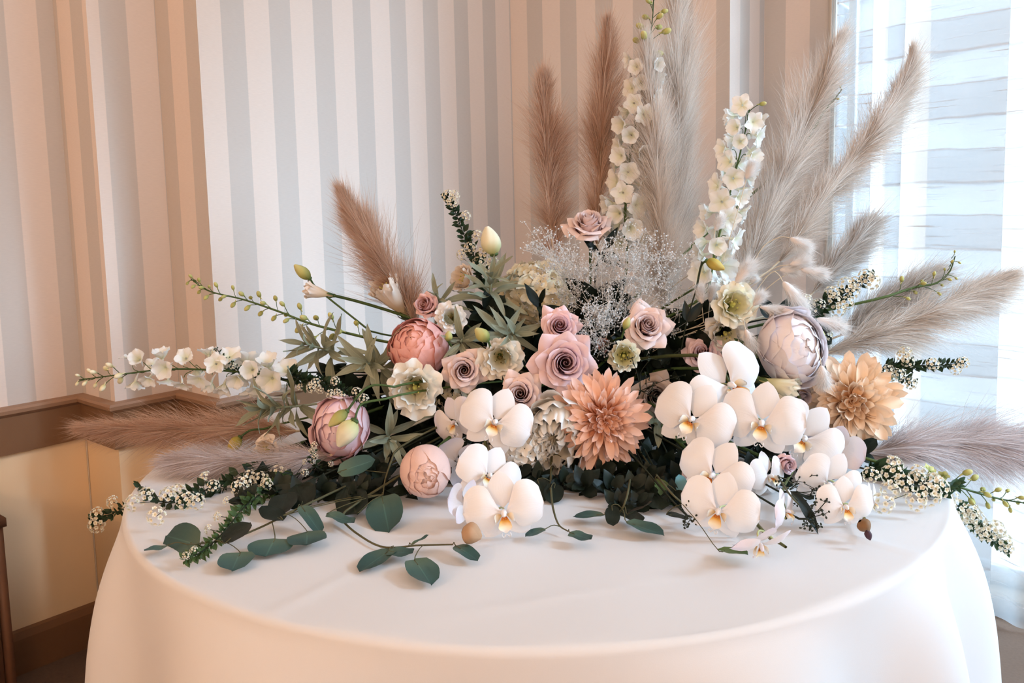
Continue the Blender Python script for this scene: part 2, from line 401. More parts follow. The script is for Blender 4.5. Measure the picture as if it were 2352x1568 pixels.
# sheer curtain: one cloth folded over itself in deep pleats, so some strips are three layers thick
def curtain_mat():
    m, nt, p = base_mat('sheer_curtain')
    uv = add(nt, 'ShaderNodeUVMap'); sep = add(nt, 'ShaderNodeSeparateXYZ'); nt.links.new(uv.outputs[0], sep.inputs[0])
    def M_(op, a, b=None):
        n = add(nt, 'ShaderNodeMath', operation=op)
        for k, s in enumerate((a, b)):
            if s is None: continue
            if isinstance(s, (int, float)): n.inputs[k].default_value = s
            else: nt.links.new(s, n.inputs[k])
        return n.outputs[0]
    wob = add(nt, 'ShaderNodeTexNoise'); wob.inputs['Scale'].default_value = 5; nt.links.new(uv.outputs[0], wob.inputs[0])
    y = M_('ADD', sep.outputs[1], M_('MULTIPLY', wob.outputs[0], .03))
    f = M_('FRACT', M_('DIVIDE', y, .188))
    r = add(nt, 'ShaderNodeValToRGB'); e = r.color_ramp.elements
    vals = [(0.0, .84), (.03, .58), (.05, .58), (.49, .58), (.50, .84), (.525, .46), (.97, .46), (.99, .72)]
    while len(e) < len(vals): e.new(.5)
    for q, (pos, g) in zip(e, vals): q.position = pos; q.color = (g, g, g, 1)
    nt.links.new(f, r.inputs[0])
    mp = add(nt, 'ShaderNodeMapping'); mp.inputs['Scale'].default_value = (5, 140, 1); nt.links.new(uv.outputs[0], mp.inputs[0])
    sl = add(nt, 'ShaderNodeTexNoise'); sl.inputs['Scale'].default_value = 1; sl.inputs['Detail'].default_value = 1; nt.links.new(mp.outputs[0], sl.inputs[0])
    sr = add(nt, 'ShaderNodeValToRGB'); sr.color_ramp.elements[0].position = .66; sr.color_ramp.elements[0].color = (0, 0, 0, 1); sr.color_ramp.elements[1].position = .74; sr.color_ramp.elements[1].color = (.35, .35, .35, 1)
    nt.links.new(sl.outputs[0], sr.inputs[0])
    op = M_('MINIMUM', M_('ADD', r.outputs[0], sr.outputs[0]), .95)
    tr = add(nt, 'ShaderNodeBsdfTransparent'); tl = add(nt, 'ShaderNodeBsdfTranslucent'); tl.inputs[0].default_value = (.56, .58, .60, 1)
    df = add(nt, 'ShaderNodeBsdfDiffuse'); df.inputs[0].default_value = (.84, .84, .84, 1)
    m1 = add(nt, 'ShaderNodeMixShader'); nt.links.new(M_('MULTIPLY', M_('MULTIPLY', op, op), .95), m1.inputs[0]); nt.links.new(tl.outputs[0], m1.inputs[1]); nt.links.new(df.outputs[0], m1.inputs[2])
    m2 = add(nt, 'ShaderNodeMixShader'); nt.links.new(op, m2.inputs[0]); nt.links.new(tr.outputs[0], m2.inputs[1]); nt.links.new(m1.outputs[0], m2.inputs[2])
    nt.links.new(m2.outputs[0], nt.nodes['Material Output'].inputs[0]); return m
CP = Q3 + NIN * .075
def ct(px): return float(np.dot(flat(hit(CP, FDIR, px, 250)) - CP, FDIR))
plan = [(ct(1921), -.074), (ct(1922), -.004), (ct(1924), -.074), (ct(1925), -.004), (ct(1927), -.074), (ct(1928), -.004), (ct(1926), .004), (ct(2003), .012), (ct(1966), -.008), (ct(1982), -.02), (ct(2077), .016), (ct(2036), -.006), (ct(2100), .0),  # zigzags at the wall end added to cut the sun on the wall jog
        (ct(2315), .022), (ct(2215), .004), (ct(2131), -.016), (ct(2320), -.012)]
t = plan[-1][0]; k = 0
while t < WLEN + .02:                                      # drawn nearly flat beyond the visible pleats
    plan += [(t + .09, .02), (t + .18, -.015)]; t += .18
pp = spline(np.array([(a, b, 0) for a, b in plan]), 900)
arc = np.concatenate([[0], np.cumsum(np.linalg.norm(np.diff(pp, axis=0), axis=1))])
zs = np.linspace(.015, WT - .02, 50)
V = np.stack([np.stack([pp[:, 0] + .004 * np.sin(pp[:, 0] * 40 + z * 2) * (1 - z / 3.5), pp[:, 1] * (1.25 - .2 * z / 3.4), np.full(len(pp), z)], -1) for z in zs])
U = np.stack([np.stack([arc, np.full(len(pp), z)], -1) for z in zs])
cur = thing('sheer_curtain', 'white sheer curtain with woven horizontal bands hanging in pleats over the bright window', 'curtain', CP)
obj('curtain_panel', mesh('curtain_panel', V.reshape(-1, 3), quads(len(zs), len(pp)), U.reshape(-1, 2)), curtain_mat(), cur, WM)
V, Fc = boxgeo(-.02, WLEN + .05, -.02, .02, WT - .02, WT + .02)
obj('curtain_track', mesh('curtain_track', V, Fc, smooth=False), FRM, cur, WM)

# brown wooden cupboard whose edge shows low down at the left
cb_pt = flat(hit(P2 + FDIR * .405, EDIR, 13, 1260)) - FDIR * .405; wd = plain('brown_wood', (112, 76, 54), .5, noise=.15, nscale=12)
cab = thing('wooden_cupboard', 'low brown wooden cupboard standing against the tan wainscot', 'cupboard', cb_pt)
CM = Matrix(((-EDIR[0], FDIR[0], 0, 0), (-EDIR[1], FDIR[1], 0, 0), (0, 0, 1, 0), (0, 0, 0, 1)))
for nm, bx in (('side_panel', (0, .02, .022, .40, 0, .56)), ('side_panel', (.88, .90, .022, .40, 0, .56)), ('top', (-.005, .905, .022, .41, .56, .58)), ('door', (.025, .448, .385, .405, .05, .55)), ('door', (.452, .875, .385, .405, .05, .55)), ('back_panel', (.02, .88, .022, .03, .03, .55)), ('plinth', (.02, .88, .03, .37, 0, .045))):
    V, Fc = boxgeo(*bx); o = obj(nm, mesh(nm, V, Fc, smooth=False), wd, cab, CM)
    if nm == 'door':
        kx = .41 if bx[0] < .1 else .49
        obj('knob', MB().add(*ellipsoid((kx, .415, .32), .012, .012)).mesh('knob'), CREAM, o)

# warm floor lamps behind the viewer light the room
def floor_lamp(x, y, label, power):
    t_ = thing('floor_lamp', label, 'lamp', (x, y, 0), 'floor lamps')
    an = np.linspace(0, 2 * math.pi, 25)[:-1]
    def lathe(nm, pr, mat): return obj(nm, mesh(nm, np.array([(r * math.cos(a), r * math.sin(a), z) for r, z in pr for a in an]), quads(len(pr), 24, True)), mat, t_)
    lathe('base', [(.004, 0), (.14, 0), (.14, .015), (.03, .03), (.012, .05)], wd)
    lathe('pole', [(.012, .04), (.012, 1.40)], wd)
    em = MATS.get('warm_lamp_shade')
    if em is None:
        em, nt, p = base_mat('warm_lamp_shade'); p.inputs['Base Color'].default_value = lin((240, 215, 180)); p.inputs['Emission Color'].default_value = (1, .60, .34, 1); p.inputs['Emission Strength'].default_value = 1.5; MATS['warm_lamp_shade'] = em
    lathe('lamp_shade', [(.20, 1.40), (.15, 1.68)], em)
    l = bpy.data.lights.new('bulb', 'POINT'); l.shadow_soft_size = .22; l.energy = power; l.color = (1.0, .64, .38)
    lo = bpy.data.objects.new('bulb', l); COL.objects.link(lo); lo.parent = t_; lo.location = (0, 0, 1.80)
floor_lamp(-1.9, -.9, 'floor lamp with a warm shade beside the plain end of the striped wall', 84)
floor_lamp(.5, -1.6, 'floor lamp with a warm shade standing out in the room facing the table', 78)

# ------------------------------------------------------------------ table and cloth
TC = np.array([.036, 1.671]); TR = .765
tb = thing('round_table', 'round banquet table hidden under the long white cloth', 'table', (TC[0], TC[1], 0))
DW = plain('table_wood', (120, 92, 70), .5)
an = np.linspace(0, 2 * math.pi, 65)[:-1]
pr = [(.001, TZ - .03), (TR - .012, TZ - .03), (TR - .008, TZ - .025), (TR - .008, TZ - .01), (TR - .014, TZ - .005), (.001, TZ - .005)]
obj('tabletop', mesh('tabletop', np.array([(r * math.cos(a), r * math.sin(a), z) for r, z in pr for a in an]), quads(len(pr), 64, True)), DW, tb)
for k in range(4):
    a = math.pi / 4 + k * math.pi / 2
    V, Fc = boxgeo(-.02, .02, -.02, .02, 0, TZ - .03); obj('leg', mesh('leg', V, Fc, smooth=False), DW, tb, Matrix.Translation((.52 * math.cos(a), .52 * math.sin(a), 0)))

def cloth():
    m, nt, p = base_mat('white_tablecloth'); p.inputs['Roughness'].default_value = .75
    p.inputs['Base Color'].default_value = lin((238, 236, 236))
    tc = add(nt, 'ShaderNodeTexCoord'); nz = add(nt, 'ShaderNodeTexNoise'); nz.inputs['Scale'].default_value = 700; nt.links.new(tc.outputs['Object'], nz.inputs[0])
    bp = add(nt, 'ShaderNodeBump'); bp.inputs['Strength'].default_value = .12; bp.inputs['Distance'].default_value = .0005
    nt.links.new(nz.outputs[0], bp.inputs['Height']); nt.links.new(bp.outputs[0], p.inputs['Normal'])
    translucent_mix(nt, p, None, .12)
    nth = 420; th = np.linspace(0, 2 * math.pi, nth + 1)[:-1]
    # irregular deep folds of the drop
    ph = th + .35 * np.sin(2 * th + .6) / 2 + .2 * np.sin(3 * th + 2) / 3
    fold = .5 + .5 * np.cos(13 * ph + .4); fold = fold ** 1.4
    rows = []; uvs = []
    for s in np.linspace(.004, 1, 90):
        r = s * (TR - .004); x = r * np.cos(th); y = r * np.sin(th)
        z = .0008 * np.sin(9 * x + 4 * y) * np.sin(5 * y - 2) + .0006 * np.sin(23 * x - 9 * y)
        # ironed creases: shallow ridges across the top
        for (ax, ay, bx, by, amp) in CREASES:
            dx, dy = bx - ax, by - ay; L = math.hypot(dx, dy)
            dist = ((x - ax) * dy - (y - ay) * dx) / L; along = ((x - ax) * dx + (y - ay) * dy) / L / L
            z = z + amp * np.exp(-(dist / .008) ** 2) * np.clip(1 - np.abs(along - .5) * 1.3, 0, 1)
        rows.append(np.stack([x, y, z], -1))
    for q in np.linspace(.15, 1, 6):
        a = q * math.pi / 2; r = TR - .004 + .012 * math.sin(a); z = -.012 * (1 - math.cos(a))
        rows.append(np.stack([r * np.cos(th), r * np.sin(th), np.full(nth, z)], -1))
    for h in np.concatenate([np.linspace(.01, .25, 22), np.linspace(.27, .735, 18)]):
        g = 1 - math.exp(-h / .12)
        r = TR + .008 + g * (.004 + .075 * fold) + .015 * h
        thh = th + .02 * g * np.sin(13 * ph + 1.2)
        rows.append(np.stack([r * np.cos(thh), r * np.sin(thh), np.full(nth, -.012 - h)], -1))
    V = np.stack(rows); me = mesh('tablecloth', V.reshape(-1, 3), quads(len(rows), nth, True))
    o = obj('tablecloth', me, m); o.location = (TC[0], TC[1], TZ)
    tag(o, 'white cloth draped over the round table with folds falling to the floor', 'tablecloth')
def tl(px, py): q = tab(px, py, 0); return (q[0] - TC[0], q[1] - TC[1])
CREASES = [tl(1880, 1215) + tl(2117, 1274) + (.004,), tl(560, 1440) + tl(830, 1305) + (.0025,), tl(1000, 1420) + tl(1500, 1330) + (.0015,)]
cloth()

# low dark bowl with foam that holds every stem
BX, BY = .13, 1.80
bowl = thing('flower_bowl', 'low dark bowl hidden beneath the flowers on the white cloth', 'bowl', (BX, BY, TZ + .001))
pr = [(.01, 0), (.10, 0), (.13, .02), (.145, .07), (.148, .10), (.140, .10), (.136, .07), (.12, .025), (.01, .02)]
an = np.linspace(0, 2 * math.pi, 41)[:-1]
obj('bowl_body', mesh('bowl_body', np.array([(r * math.cos(a), r * math.sin(a), z) for r, z in pr for a in an]), quads(len(pr), 40, True)), plain('dark_ceramic', (36, 36, 38), .4), bowl)
obj('flower_foam', MB().add(*ellipsoid((0, 0, .075), .128, .07, 10, 20)).mesh('foam'), plain('foam_green', (38, 52, 36), .9), bowl)
FOAM = np.array([BX, BY, TZ + .10])
_fi = [0]
def foot():
    k = _fi[0]; _fi[0] += 1
    a = k * 2.399; r = .10 * math.sqrt((k % 37) / 37.0 + .01)
    return FOAM + np.array([r * math.cos(a), r * math.sin(a), .0])

# ------------------------------------------------------------------ flower kits (unit size, facing +z)
def sm(x): x = np.clip(x, 0, 1); return x * x * (3 - 2 * x)
def lerp(a, b, t): return a + (b - a) * t
GA = 2.39996
def calyx_kit(z, r, h, n=5, sl=.5):
    """green cup and sepals under a bloom"""
    out = [('calyx', MB().add(*ellipsoid((0, 0, z), r, h, 7, 10)).mesh('calyx'), I4, 'green', [])]
    me = gmesh('sepal', lambda U, V: (r * .7 + .25 * sl * np.sin(U * 2.2), V * .09 * np.sqrt(np.clip(1 - U, 0, 1)) * (.4 + U) * 1.6, z + sl * U * .9), 6, 3)
    for k in range(n): out.append(('sepal', me, Matrix.Rotation(k * 2 * math.pi / n + .3, 4, 'Z'), 'green', []))
    return out
def rose_kit(seed, n=26, op=1.0, tall=1.0):
    r = np.random.default_rng(seed); kit = []; nc = 6
    for i in range(n):
        t = i / (n - 1); phi = i * GA + r.uniform(-.25, .25); core = i < nc
        q = 0 if core else (i - nc) / (n - nc - 1)
        if core: rt = .022 + .032 * i; zt = .47 + .006 * i; hw = 2.5 - .10 * i; fl = -.012 + .010 * i
        else: rt = lerp(.20, .62 * op, q ** .9); zt = lerp(.50, .0, q ** 1.25) * tall + r.uniform(-.03, .03); hw = lerp(1.30, .66, q ** .7); fl = lerp(.05, .36 * op, q)
        rb = .04 + .14 * t; zb = -.72; tw = r.uniform(-.06, .06); rip = r.uniform(0, 6); pt = r.uniform(.6, 1.25)
        def fn(U, V, phi=phi, hw=hw, rb=rb, rt=rt, zt=zt, fl=fl, q=q, rip=rip, pt=pt, tw=tw, core=core):
            wv = hw * (.32 + .68 * np.sin(np.clip(U / .6, 0, 1) * math.pi / 2)) * (1 - .16 * sm((U - .75) / .25) * q)
            a = phi + V * wv + tw * U
            s = np.sin(np.clip(U / .70, 0, 1) * math.pi / 2)
            tip = (1 - np.abs(V)) ** 1.4; k = np.clip((U - .70) / .30, 0, 1)
            rr = rb + (rt - rb) * s ** 1.2 + fl * k ** 2.2 * (.55 + .65 * pt * tip * (.3 + q)) + (.034 if core else .05) * V * (1 - .5 * q) * U + .018 * q * np.sin(5 * V + rip) * k
            z = zb + (zt - zb) * U ** .82 - k ** 2.5 * (.05 + .17 * q) * (1.3 - tip) - (.03 if core else .09) * np.abs(V) ** 3 * U + .03 * q * np.sin(4 * V + rip * 2) * k
            return rr * np.cos(a), rr * np.sin(a), z
        kit.append(('petal', gmesh('rose_petal', fn, 14, 13), I4, 'petal', []))
    return kit + calyx_kit(-.72, .16, .14, 5, .45)
def peony_ball_kit(seed, n=17, loose=0.0, narrow=1.0):
    r = np.random.default_rng(seed); kit = []
    kit.append(('bud_heart', MB().add(*ellipsoid((0, 0, 0), .80, .80, 10, 16)).mesh('heart'), I4, 'petal', []))
    for i in range(n):
        t = i / (n - 1); phi = i * GA + r.uniform(-.2, .2); R = .84 + .16 * t + r.uniform(-.01, .015)
        th1 = lerp(.10, .62 + .5 * loose, t ** .9) + r.uniform(-.05, .1); hw = lerp(1.5, 1.05 * narrow, t); ph = r.uniform(0, 6); lift = (.02 + .16 * loose * t) * r.uniform(.3, 1.4)
        def fn(U, V, phi=phi, R=R, th1=th1, hw=hw, ph=ph, lift=lift, t=t):
            th = lerp(.96 * math.pi, th1, U ** .9) + .42 * np.abs(V) ** 2.6 * U ** 2
            th = th + .05 * np.sin(7 * V + ph) * U ** 6
            a = phi + V * hw * (.55 + .45 * np.sin(U * math.pi * .8)) + .25 * U * (1 - t)
            k = np.clip((U - .7) / .3, 0, 1)
            rr = R * (1 + lift * k ** 2 + .02 * np.sin(4 * V + ph) * U + .014 * np.cos(9 * V + ph * 2) * k)
            return rr * np.sin(th) * np.cos(a), rr * np.sin(th) * np.sin(a), rr * np.cos(th)
        kit.append(('petal', gmesh('peony_petal', fn, 12, 11), I4, 'petal', []))
    return kit + calyx_kit(-.98, .22, .12, 5, .25)
def peony_open_kit(seed, n_out=9, n_mid=13, n_in=18, spread=1.0):
    r = np.random.default_rng(seed); kit = []
    spec = [(n_out, .98, 1.18 * spread, .95, .10), (n_mid, .80, .82, .75, .13), (n_in, .52, .42, .62, .16)]
    k0 = 0
    for li, (n, R0, th0, hw0, ruf) in enumerate(spec):
        for i in range(n):
            phi = k0 * GA + r.uniform(-.3, .3); k0 += 1
            R = R0 * r.uniform(.85, 1.08) * (1 if li < 2 else r.uniform(.45, 1.1)); th1 = th0 * r.uniform(.75, 1.2); hw = hw0 * r.uniform(.8, 1.2); ph = r.uniform(0, 6)
            zc = (0, .02, .12)[li] + r.uniform(-.03, .05)
            def fn(U, V, phi=phi, R=R, th1=th1, hw=hw, ph=ph, ruf=ruf, zc=zc, li=li):
                th = lerp(.95 * math.pi, th1, U) + .30 * np.abs(V) ** 2.4 * U ** 2 + .06 * np.sin(8 * V + ph) * U ** 5
                a = phi + V * hw * (.45 + .55 * np.sin(U * math.pi * .85))
                k = np.clip((U - .55) / .45, 0, 1)
                rr = R * (1 + ruf * k * np.sin(6 * V + ph) * (.6 + .4 * li) + (.16 if li == 0 else .05) * k ** 2)
                return rr * np.sin(th) * np.cos(a), rr * np.sin(th) * np.sin(a), zc + rr * np.cos(th) * .95
            kit.append(('petal', gmesh('peony_petal', fn, 11, 11), I4, 'petal', []))
    return kit + calyx_kit(-.95, .2, .12, 5, .3)
def lis_kit(seed, flare=1.0, n=16, eye='eye', depth=1.1):
    r = np.random.default_rng(seed); kit = []
    for i in range(n):
        layer = 0 if i < 6 else (1 if i < 11 else 2); phi = (i * 2 * math.pi / 6 if layer == 0 else (i - 6) * 2 * math.pi / 5 + .5 * layer) + r.uniform(-.25, .25)
        R = (.98, .74, .56)[layer] * r.uniform(.86, 1.08); zt = (.0, .16, .24)[layer] + r.uniform(-.08, .08); ph = r.uniform(0, 6); fl = flare * (1, .85, .6)[layer] * r.uniform(.8, 1.15)
        def fn(U, V, phi=phi, R=R, zt=zt, ph=ph, fl=fl, layer=layer):
            a = phi + V * (.72 if layer == 0 else .8) * (.7 + .3 * np.sin(U * math.pi * .7)) + .12 * U
            thr = .10 + .34 * np.sin(np.clip(U / .6, 0, 1) * math.pi / 2) ** 1.4
            k = np.clip((U - .5) / .5, 0, 1)
            rr = thr + (R - .44) * fl * k ** 1.35 * (1 - .16 * np.abs(V) ** 2.5) + .06 * k ** 2 * np.sin(7 * V + ph)
            z = -depth + (depth + zt) * (U ** .75) - .16 * fl * k ** 2 + .11 * k ** 2 * np.sin(6 * V + ph * 1.7)
            return rr * np.cos(a), rr * np.sin(a), z
        kit.append(('petal', gmesh('lisianthus_petal', fn, 12, 11), I4, 'petal', []))
    b = MB().add(*ellipsoid((0, 0, -.40), .09, .26, 7, 10))
    for k in range(5):
        a = k * 1.2566; b.add(*ellipsoid((.17 * math.cos(a), .17 * math.sin(a), -.12), .035, .07, 5, 6))
    kit.append(('pistil', b.mesh('pistil'), I4, eye, []))
    return kit + calyx_kit(-depth, .16, .16, 5, .7)
def bud_kit(seed, fat=.42):
    r = np.random.default_rng(seed); kit = []
    for i in range(5):
        phi = i * 1.2566
        def fn(U, V, phi=phi):
            a = phi + V * .75 + 1.1 * U; p = np.sin(np.clip(U, .02, 1) ** .75 * math.pi * .97) ** .8
            rr = fat * p * (1 + .10 * (1 - np.abs(V))) + .02
            return rr * np.cos(a), rr * np.sin(a), -1 + 2 * U
        kit.append(('petal', gmesh('bud_petal', fn, 10, 6), I4, 'petal', []))
    return kit + calyx_kit(-.98, fat * .5, .16, 5, .9)
def dahlia_kit(seed, n=120, wm=1.0):
    r = np.random.default_rng(seed); kit = []; var = []
    for q in range(9):
        t = q / 8; L = lerp(.17, .66, t ** .8); W = lerp(.05, .12, t) * wm; curl = lerp(.55, -.10, t ** .5)
        def fn(U, V, L=L, W=W, curl=curl, t=t, q=q):
            wv = W * 1.6 * U ** .55 * np.clip(1 - U, 0, 1) ** .50 + .012 * (1 - U)
            x = L * U; y = V * wv
            z = wv * (1.0 - .55 * U) * np.abs(V) ** 1.6 * (1.15 - .75 * t) + curl * L * U ** 2 * .55 + (.09 * L * np.sin(U * 5 + q)) + .05 * L * V * np.sin(U * 6 + 2 * q)
            return x, y * (1 - .25 * np.abs(V) * (1 - U)), z
        var.append(gmesh('dahlia_petal', fn, 9, 5))
    for i in range(n):
        t = (i / (n - 1)) ** .75; q = int(round(t * 8)); q = min(8, max(0, q + r.integers(-1, 2) if i > 12 else q))
        el = lerp(1.35, -.10, t ** .75) + r.uniform(-.22, .22); r0 = lerp(.015, .30, t); z0 = lerp(.10, -.16, t ** 1.3)
        M = Matrix.Rotation(i * GA + r.uniform(-.12, .12), 4, 'Z') @ Matrix.Translation((r0, 0, z0)) @ Matrix.Rotation(-el, 4, 'Y') @ Matrix.Rotation(r.uniform(-.6, .6), 4, 'X') @ Matrix.Scale(r.uniform(.85, 1.15), 4)
        kit.append(('petal', var[q], M, 'petal', []))
    kit.append(('flower_disc', MB().add(*ellipsoid((0, 0, -.06), .30, .14, 8, 14)).mesh('disc'), I4, 'disc', []))
    return kit + calyx_kit(-.22, .22, .12, 6, .2)
def orchid_kit(seed):
    r = np.random.default_rng(seed)
    def broad(sx, wav):
        def fn(U, V):
            wv = .60 * (np.sqrt(np.clip(U * (1 - U), 0, 1)) * 2) ** .75 * (.22 + .78 * sm(U / .34))
            x = sx * (.06 + .96 * U); y = V * wv + .10 * np.sin(U * math.pi) + .05 * U
            z = .05 + .18 * np.sin(U * math.pi * .75) - .22 * U ** 2 - .17 * V * V * wv * 1.6 + (wav + .012) * np.sin(4.2 * V + 4 * U) * U - .035 * np.exp(-(V / .16) ** 2) * (1 - U) + .03 * np.abs(V) ** 6 * np.sin(7 * U)
            return x, y, z
        return fn
    def sepal(L, W, bend):
        def fn(U, V):
            wv = W * np.sin(np.clip(U, .001, 1) ** .8 * math.pi) ** .62 * (.35 + .65 * sm(U / .3))
            return V * wv, .05 + L * U, -.03 + bend * U ** 2 + .10 * (1 - V * V) * wv - .04
        return fn
    pl = gmesh('orchid_petal', broad(-1, r.uniform(-.03, .03)), 12, 11); pr = gmesh('orchid_petal', broad(1, r.uniform(-.03, .03)), 12, 11)
    ds = gmesh('orchid_sepal', sepal(.92, .36, -.12), 11, 7); ls = gmesh('orchid_sepal', sepal(.86, .30, -.16), 11, 7)
    mid = gmesh('orchid_lip', lambda U, V: (V * (.07 + .10 * np.sin(np.clip(U, 0, 1) * math.pi * .9)) * (1 - .80 * sm((U - .50) / .50)), -.10 - .36 * U, .10 + .26 * np.sin(U * 2.2) + .10 * V * V * (1 - U)), 9, 7)
    def lobe(s):
        return gmesh('orchid_lip_lobe', lambda U, V: (s * (.07 + .17 * np.sin(U * 2.0)), -.10 + V * .11 * np.sin(np.clip(U, .02, 1) * math.pi) ** .6 - .04 * U, .10 + .30 * U - .05 * V * V), 7, 5)
    cb = MB().add(*ellipsoid((0, .0, .14), .075, .14, 7, 10)); cb.add(*ellipsoid((0, -.03, .23), .055, .06, 6, 8))
    tn = MB()
    for s in (-1, 1): tn.add(*tube(spline([(s * .015, -.50, .28), (s * .07, -.56, .30), (s * .11, -.50, .33), (s * .09, -.44, .33)], 9), [.012] * 8 + [.004], 5))
    call = MB().add(*ellipsoid((-.028, -.14, .22), .020, .03, 6, 7)); call.add(*ellipsoid((.028, -.14, .22), .020, .03, 6, 7))
    subs = [('sepal', ds, I4, 'sepal'), ('sepal', ls, Matrix.Rotation(math.radians(142), 4, 'Z'), 'sepal'), ('sepal', ls, Matrix.Rotation(math.radians(-142), 4, 'Z'), 'sepal'),
            ('petal', pl, I4, 'petal'), ('petal', pr, I4, 'petal'), ('lip', mid, I4, 'lip'), ('lip_lobe', lobe(-1), I4, 'lobe'), ('lip_lobe', lobe(1), I4, 'lobe'),
            ('lip_tendrils', tn.mesh('tendrils'), I4, 'petal'), ('callus', call.mesh('callus'), I4, 'callus')]
    return [('blossom', cb.mesh('orchid_column'), I4, 'petal', subs)]
def floret_geo(s=1.0, cup=.5, n=5, spur=False):
    b = MB()
    for k in range(n):
        a = k * 2 * math.pi / n
        def fn(U, V, a=a):
            wv = .44 * np.sin(np.clip(U, .03, 1) ** .8 * math.pi * .95) ** .7
            x = .08 + .95 * U * math.cos(cup * .8); y = V * wv; z = cup * (1.05 * U - .25 * U ** 2) + .22 * V * V * wv + .10 * np.sin(3 * V + k * 1.7) * U - .25 * cup * np.clip(U - .6, 0, 1)
            return (x * math.cos(a) - y * math.sin(a)), (x * math.sin(a) + y * math.cos(a)), z
        P, q, uv = grid(fn, 6, 5); b.add(P * s, q, uv)
    if spur: b.add(*tube(np.array([(0, 0, .05), (0, .1, -.35), (0, .3, -.75)]) * s, np.array([.12, .09, .03]) * s, 6))
    return b
def leaf_mesh(name, L=1.0, W=.3, bend=.25, fold=.25, wav=.02, tipw=.8, seed=0, round_=False):
    def fn(U, V):
        if round_: wv = W * (2 * np.sqrt(np.clip(U * (1 - U), 0, 1))) ** .85 * (1 - .10 * U)
        else: wv = W * np.sin(np.clip(U, 0, 1) ** tipw * math.pi) ** .9 + .012 * (1 - U)
        return V * wv, L * U, -bend * U ** 2 + fold * np.abs(V) * wv + wav * np.sin(9 * U + 2 * V + seed) * np.abs(V)
    return gmesh(name, fn, 10, 5)

# ------------------------------------------------------------------ plant materials
GREEN = petal('stem_green', [(0, (62, 84, 44)), (1, (92, 112, 58))], .05, .5, .12, 0)
DKSTEM = plain('dark_stem', (42, 48, 34), .6)
PALESTEM = plain('straw_stem', (222, 208, 184), .6)
SAGE = petal('sage_leaf', [(0, (146, 150, 124)), (1, (164, 168, 146))], .10, .8, .14, .5, [(0, 1.15), (.08, .95), (.46, .92), (.5, 1.25), (.54, .92), (.92, .95), (1, 1.15)])
EUCA = petal('eucalyptus_leaf', [(0, (92, 112, 92)), (.5, (64, 96, 90)), (1, (52, 82, 80))], .08, .45, .18, .15, [(0, .9), (.47, .95), (.5, 1.5), (.53, .95), (1, .9)])
EUCB = petal('blue_eucalyptus_leaf', [(0, (110, 140, 138)), (1, (96, 150, 160))], .12, .5, .05, .15)
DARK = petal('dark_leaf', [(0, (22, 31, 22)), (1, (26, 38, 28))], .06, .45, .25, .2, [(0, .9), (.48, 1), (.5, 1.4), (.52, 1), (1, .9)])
GLEAF = petal('fresh_green_leaf', [(0, (92, 112, 62)), (1, (70, 98, 58))], .15, .45, .12, .2, [(0, 1.1), (.46, .95), (.5, 1.35), (.54, .95), (1, 1.1)])
SPL = petal('tiny_dark_leaf', [(0, (34, 50, 30)), (1, (44, 66, 40))], .12, .5, .2, 0)
SPF = petal('tiny_cream_flower', [(0, (196, 178, 120)), (.30, (242, 234, 208)), (1, (252, 248, 238))], .2, .6, .08, 0)
def ptl(name, *cols, trans=.13, vary=.05):
    n = len(cols); return petal(name, [(i / max(1, n - 1), c) for i, c in enumerate(cols)], trans, .6, vary, .2)
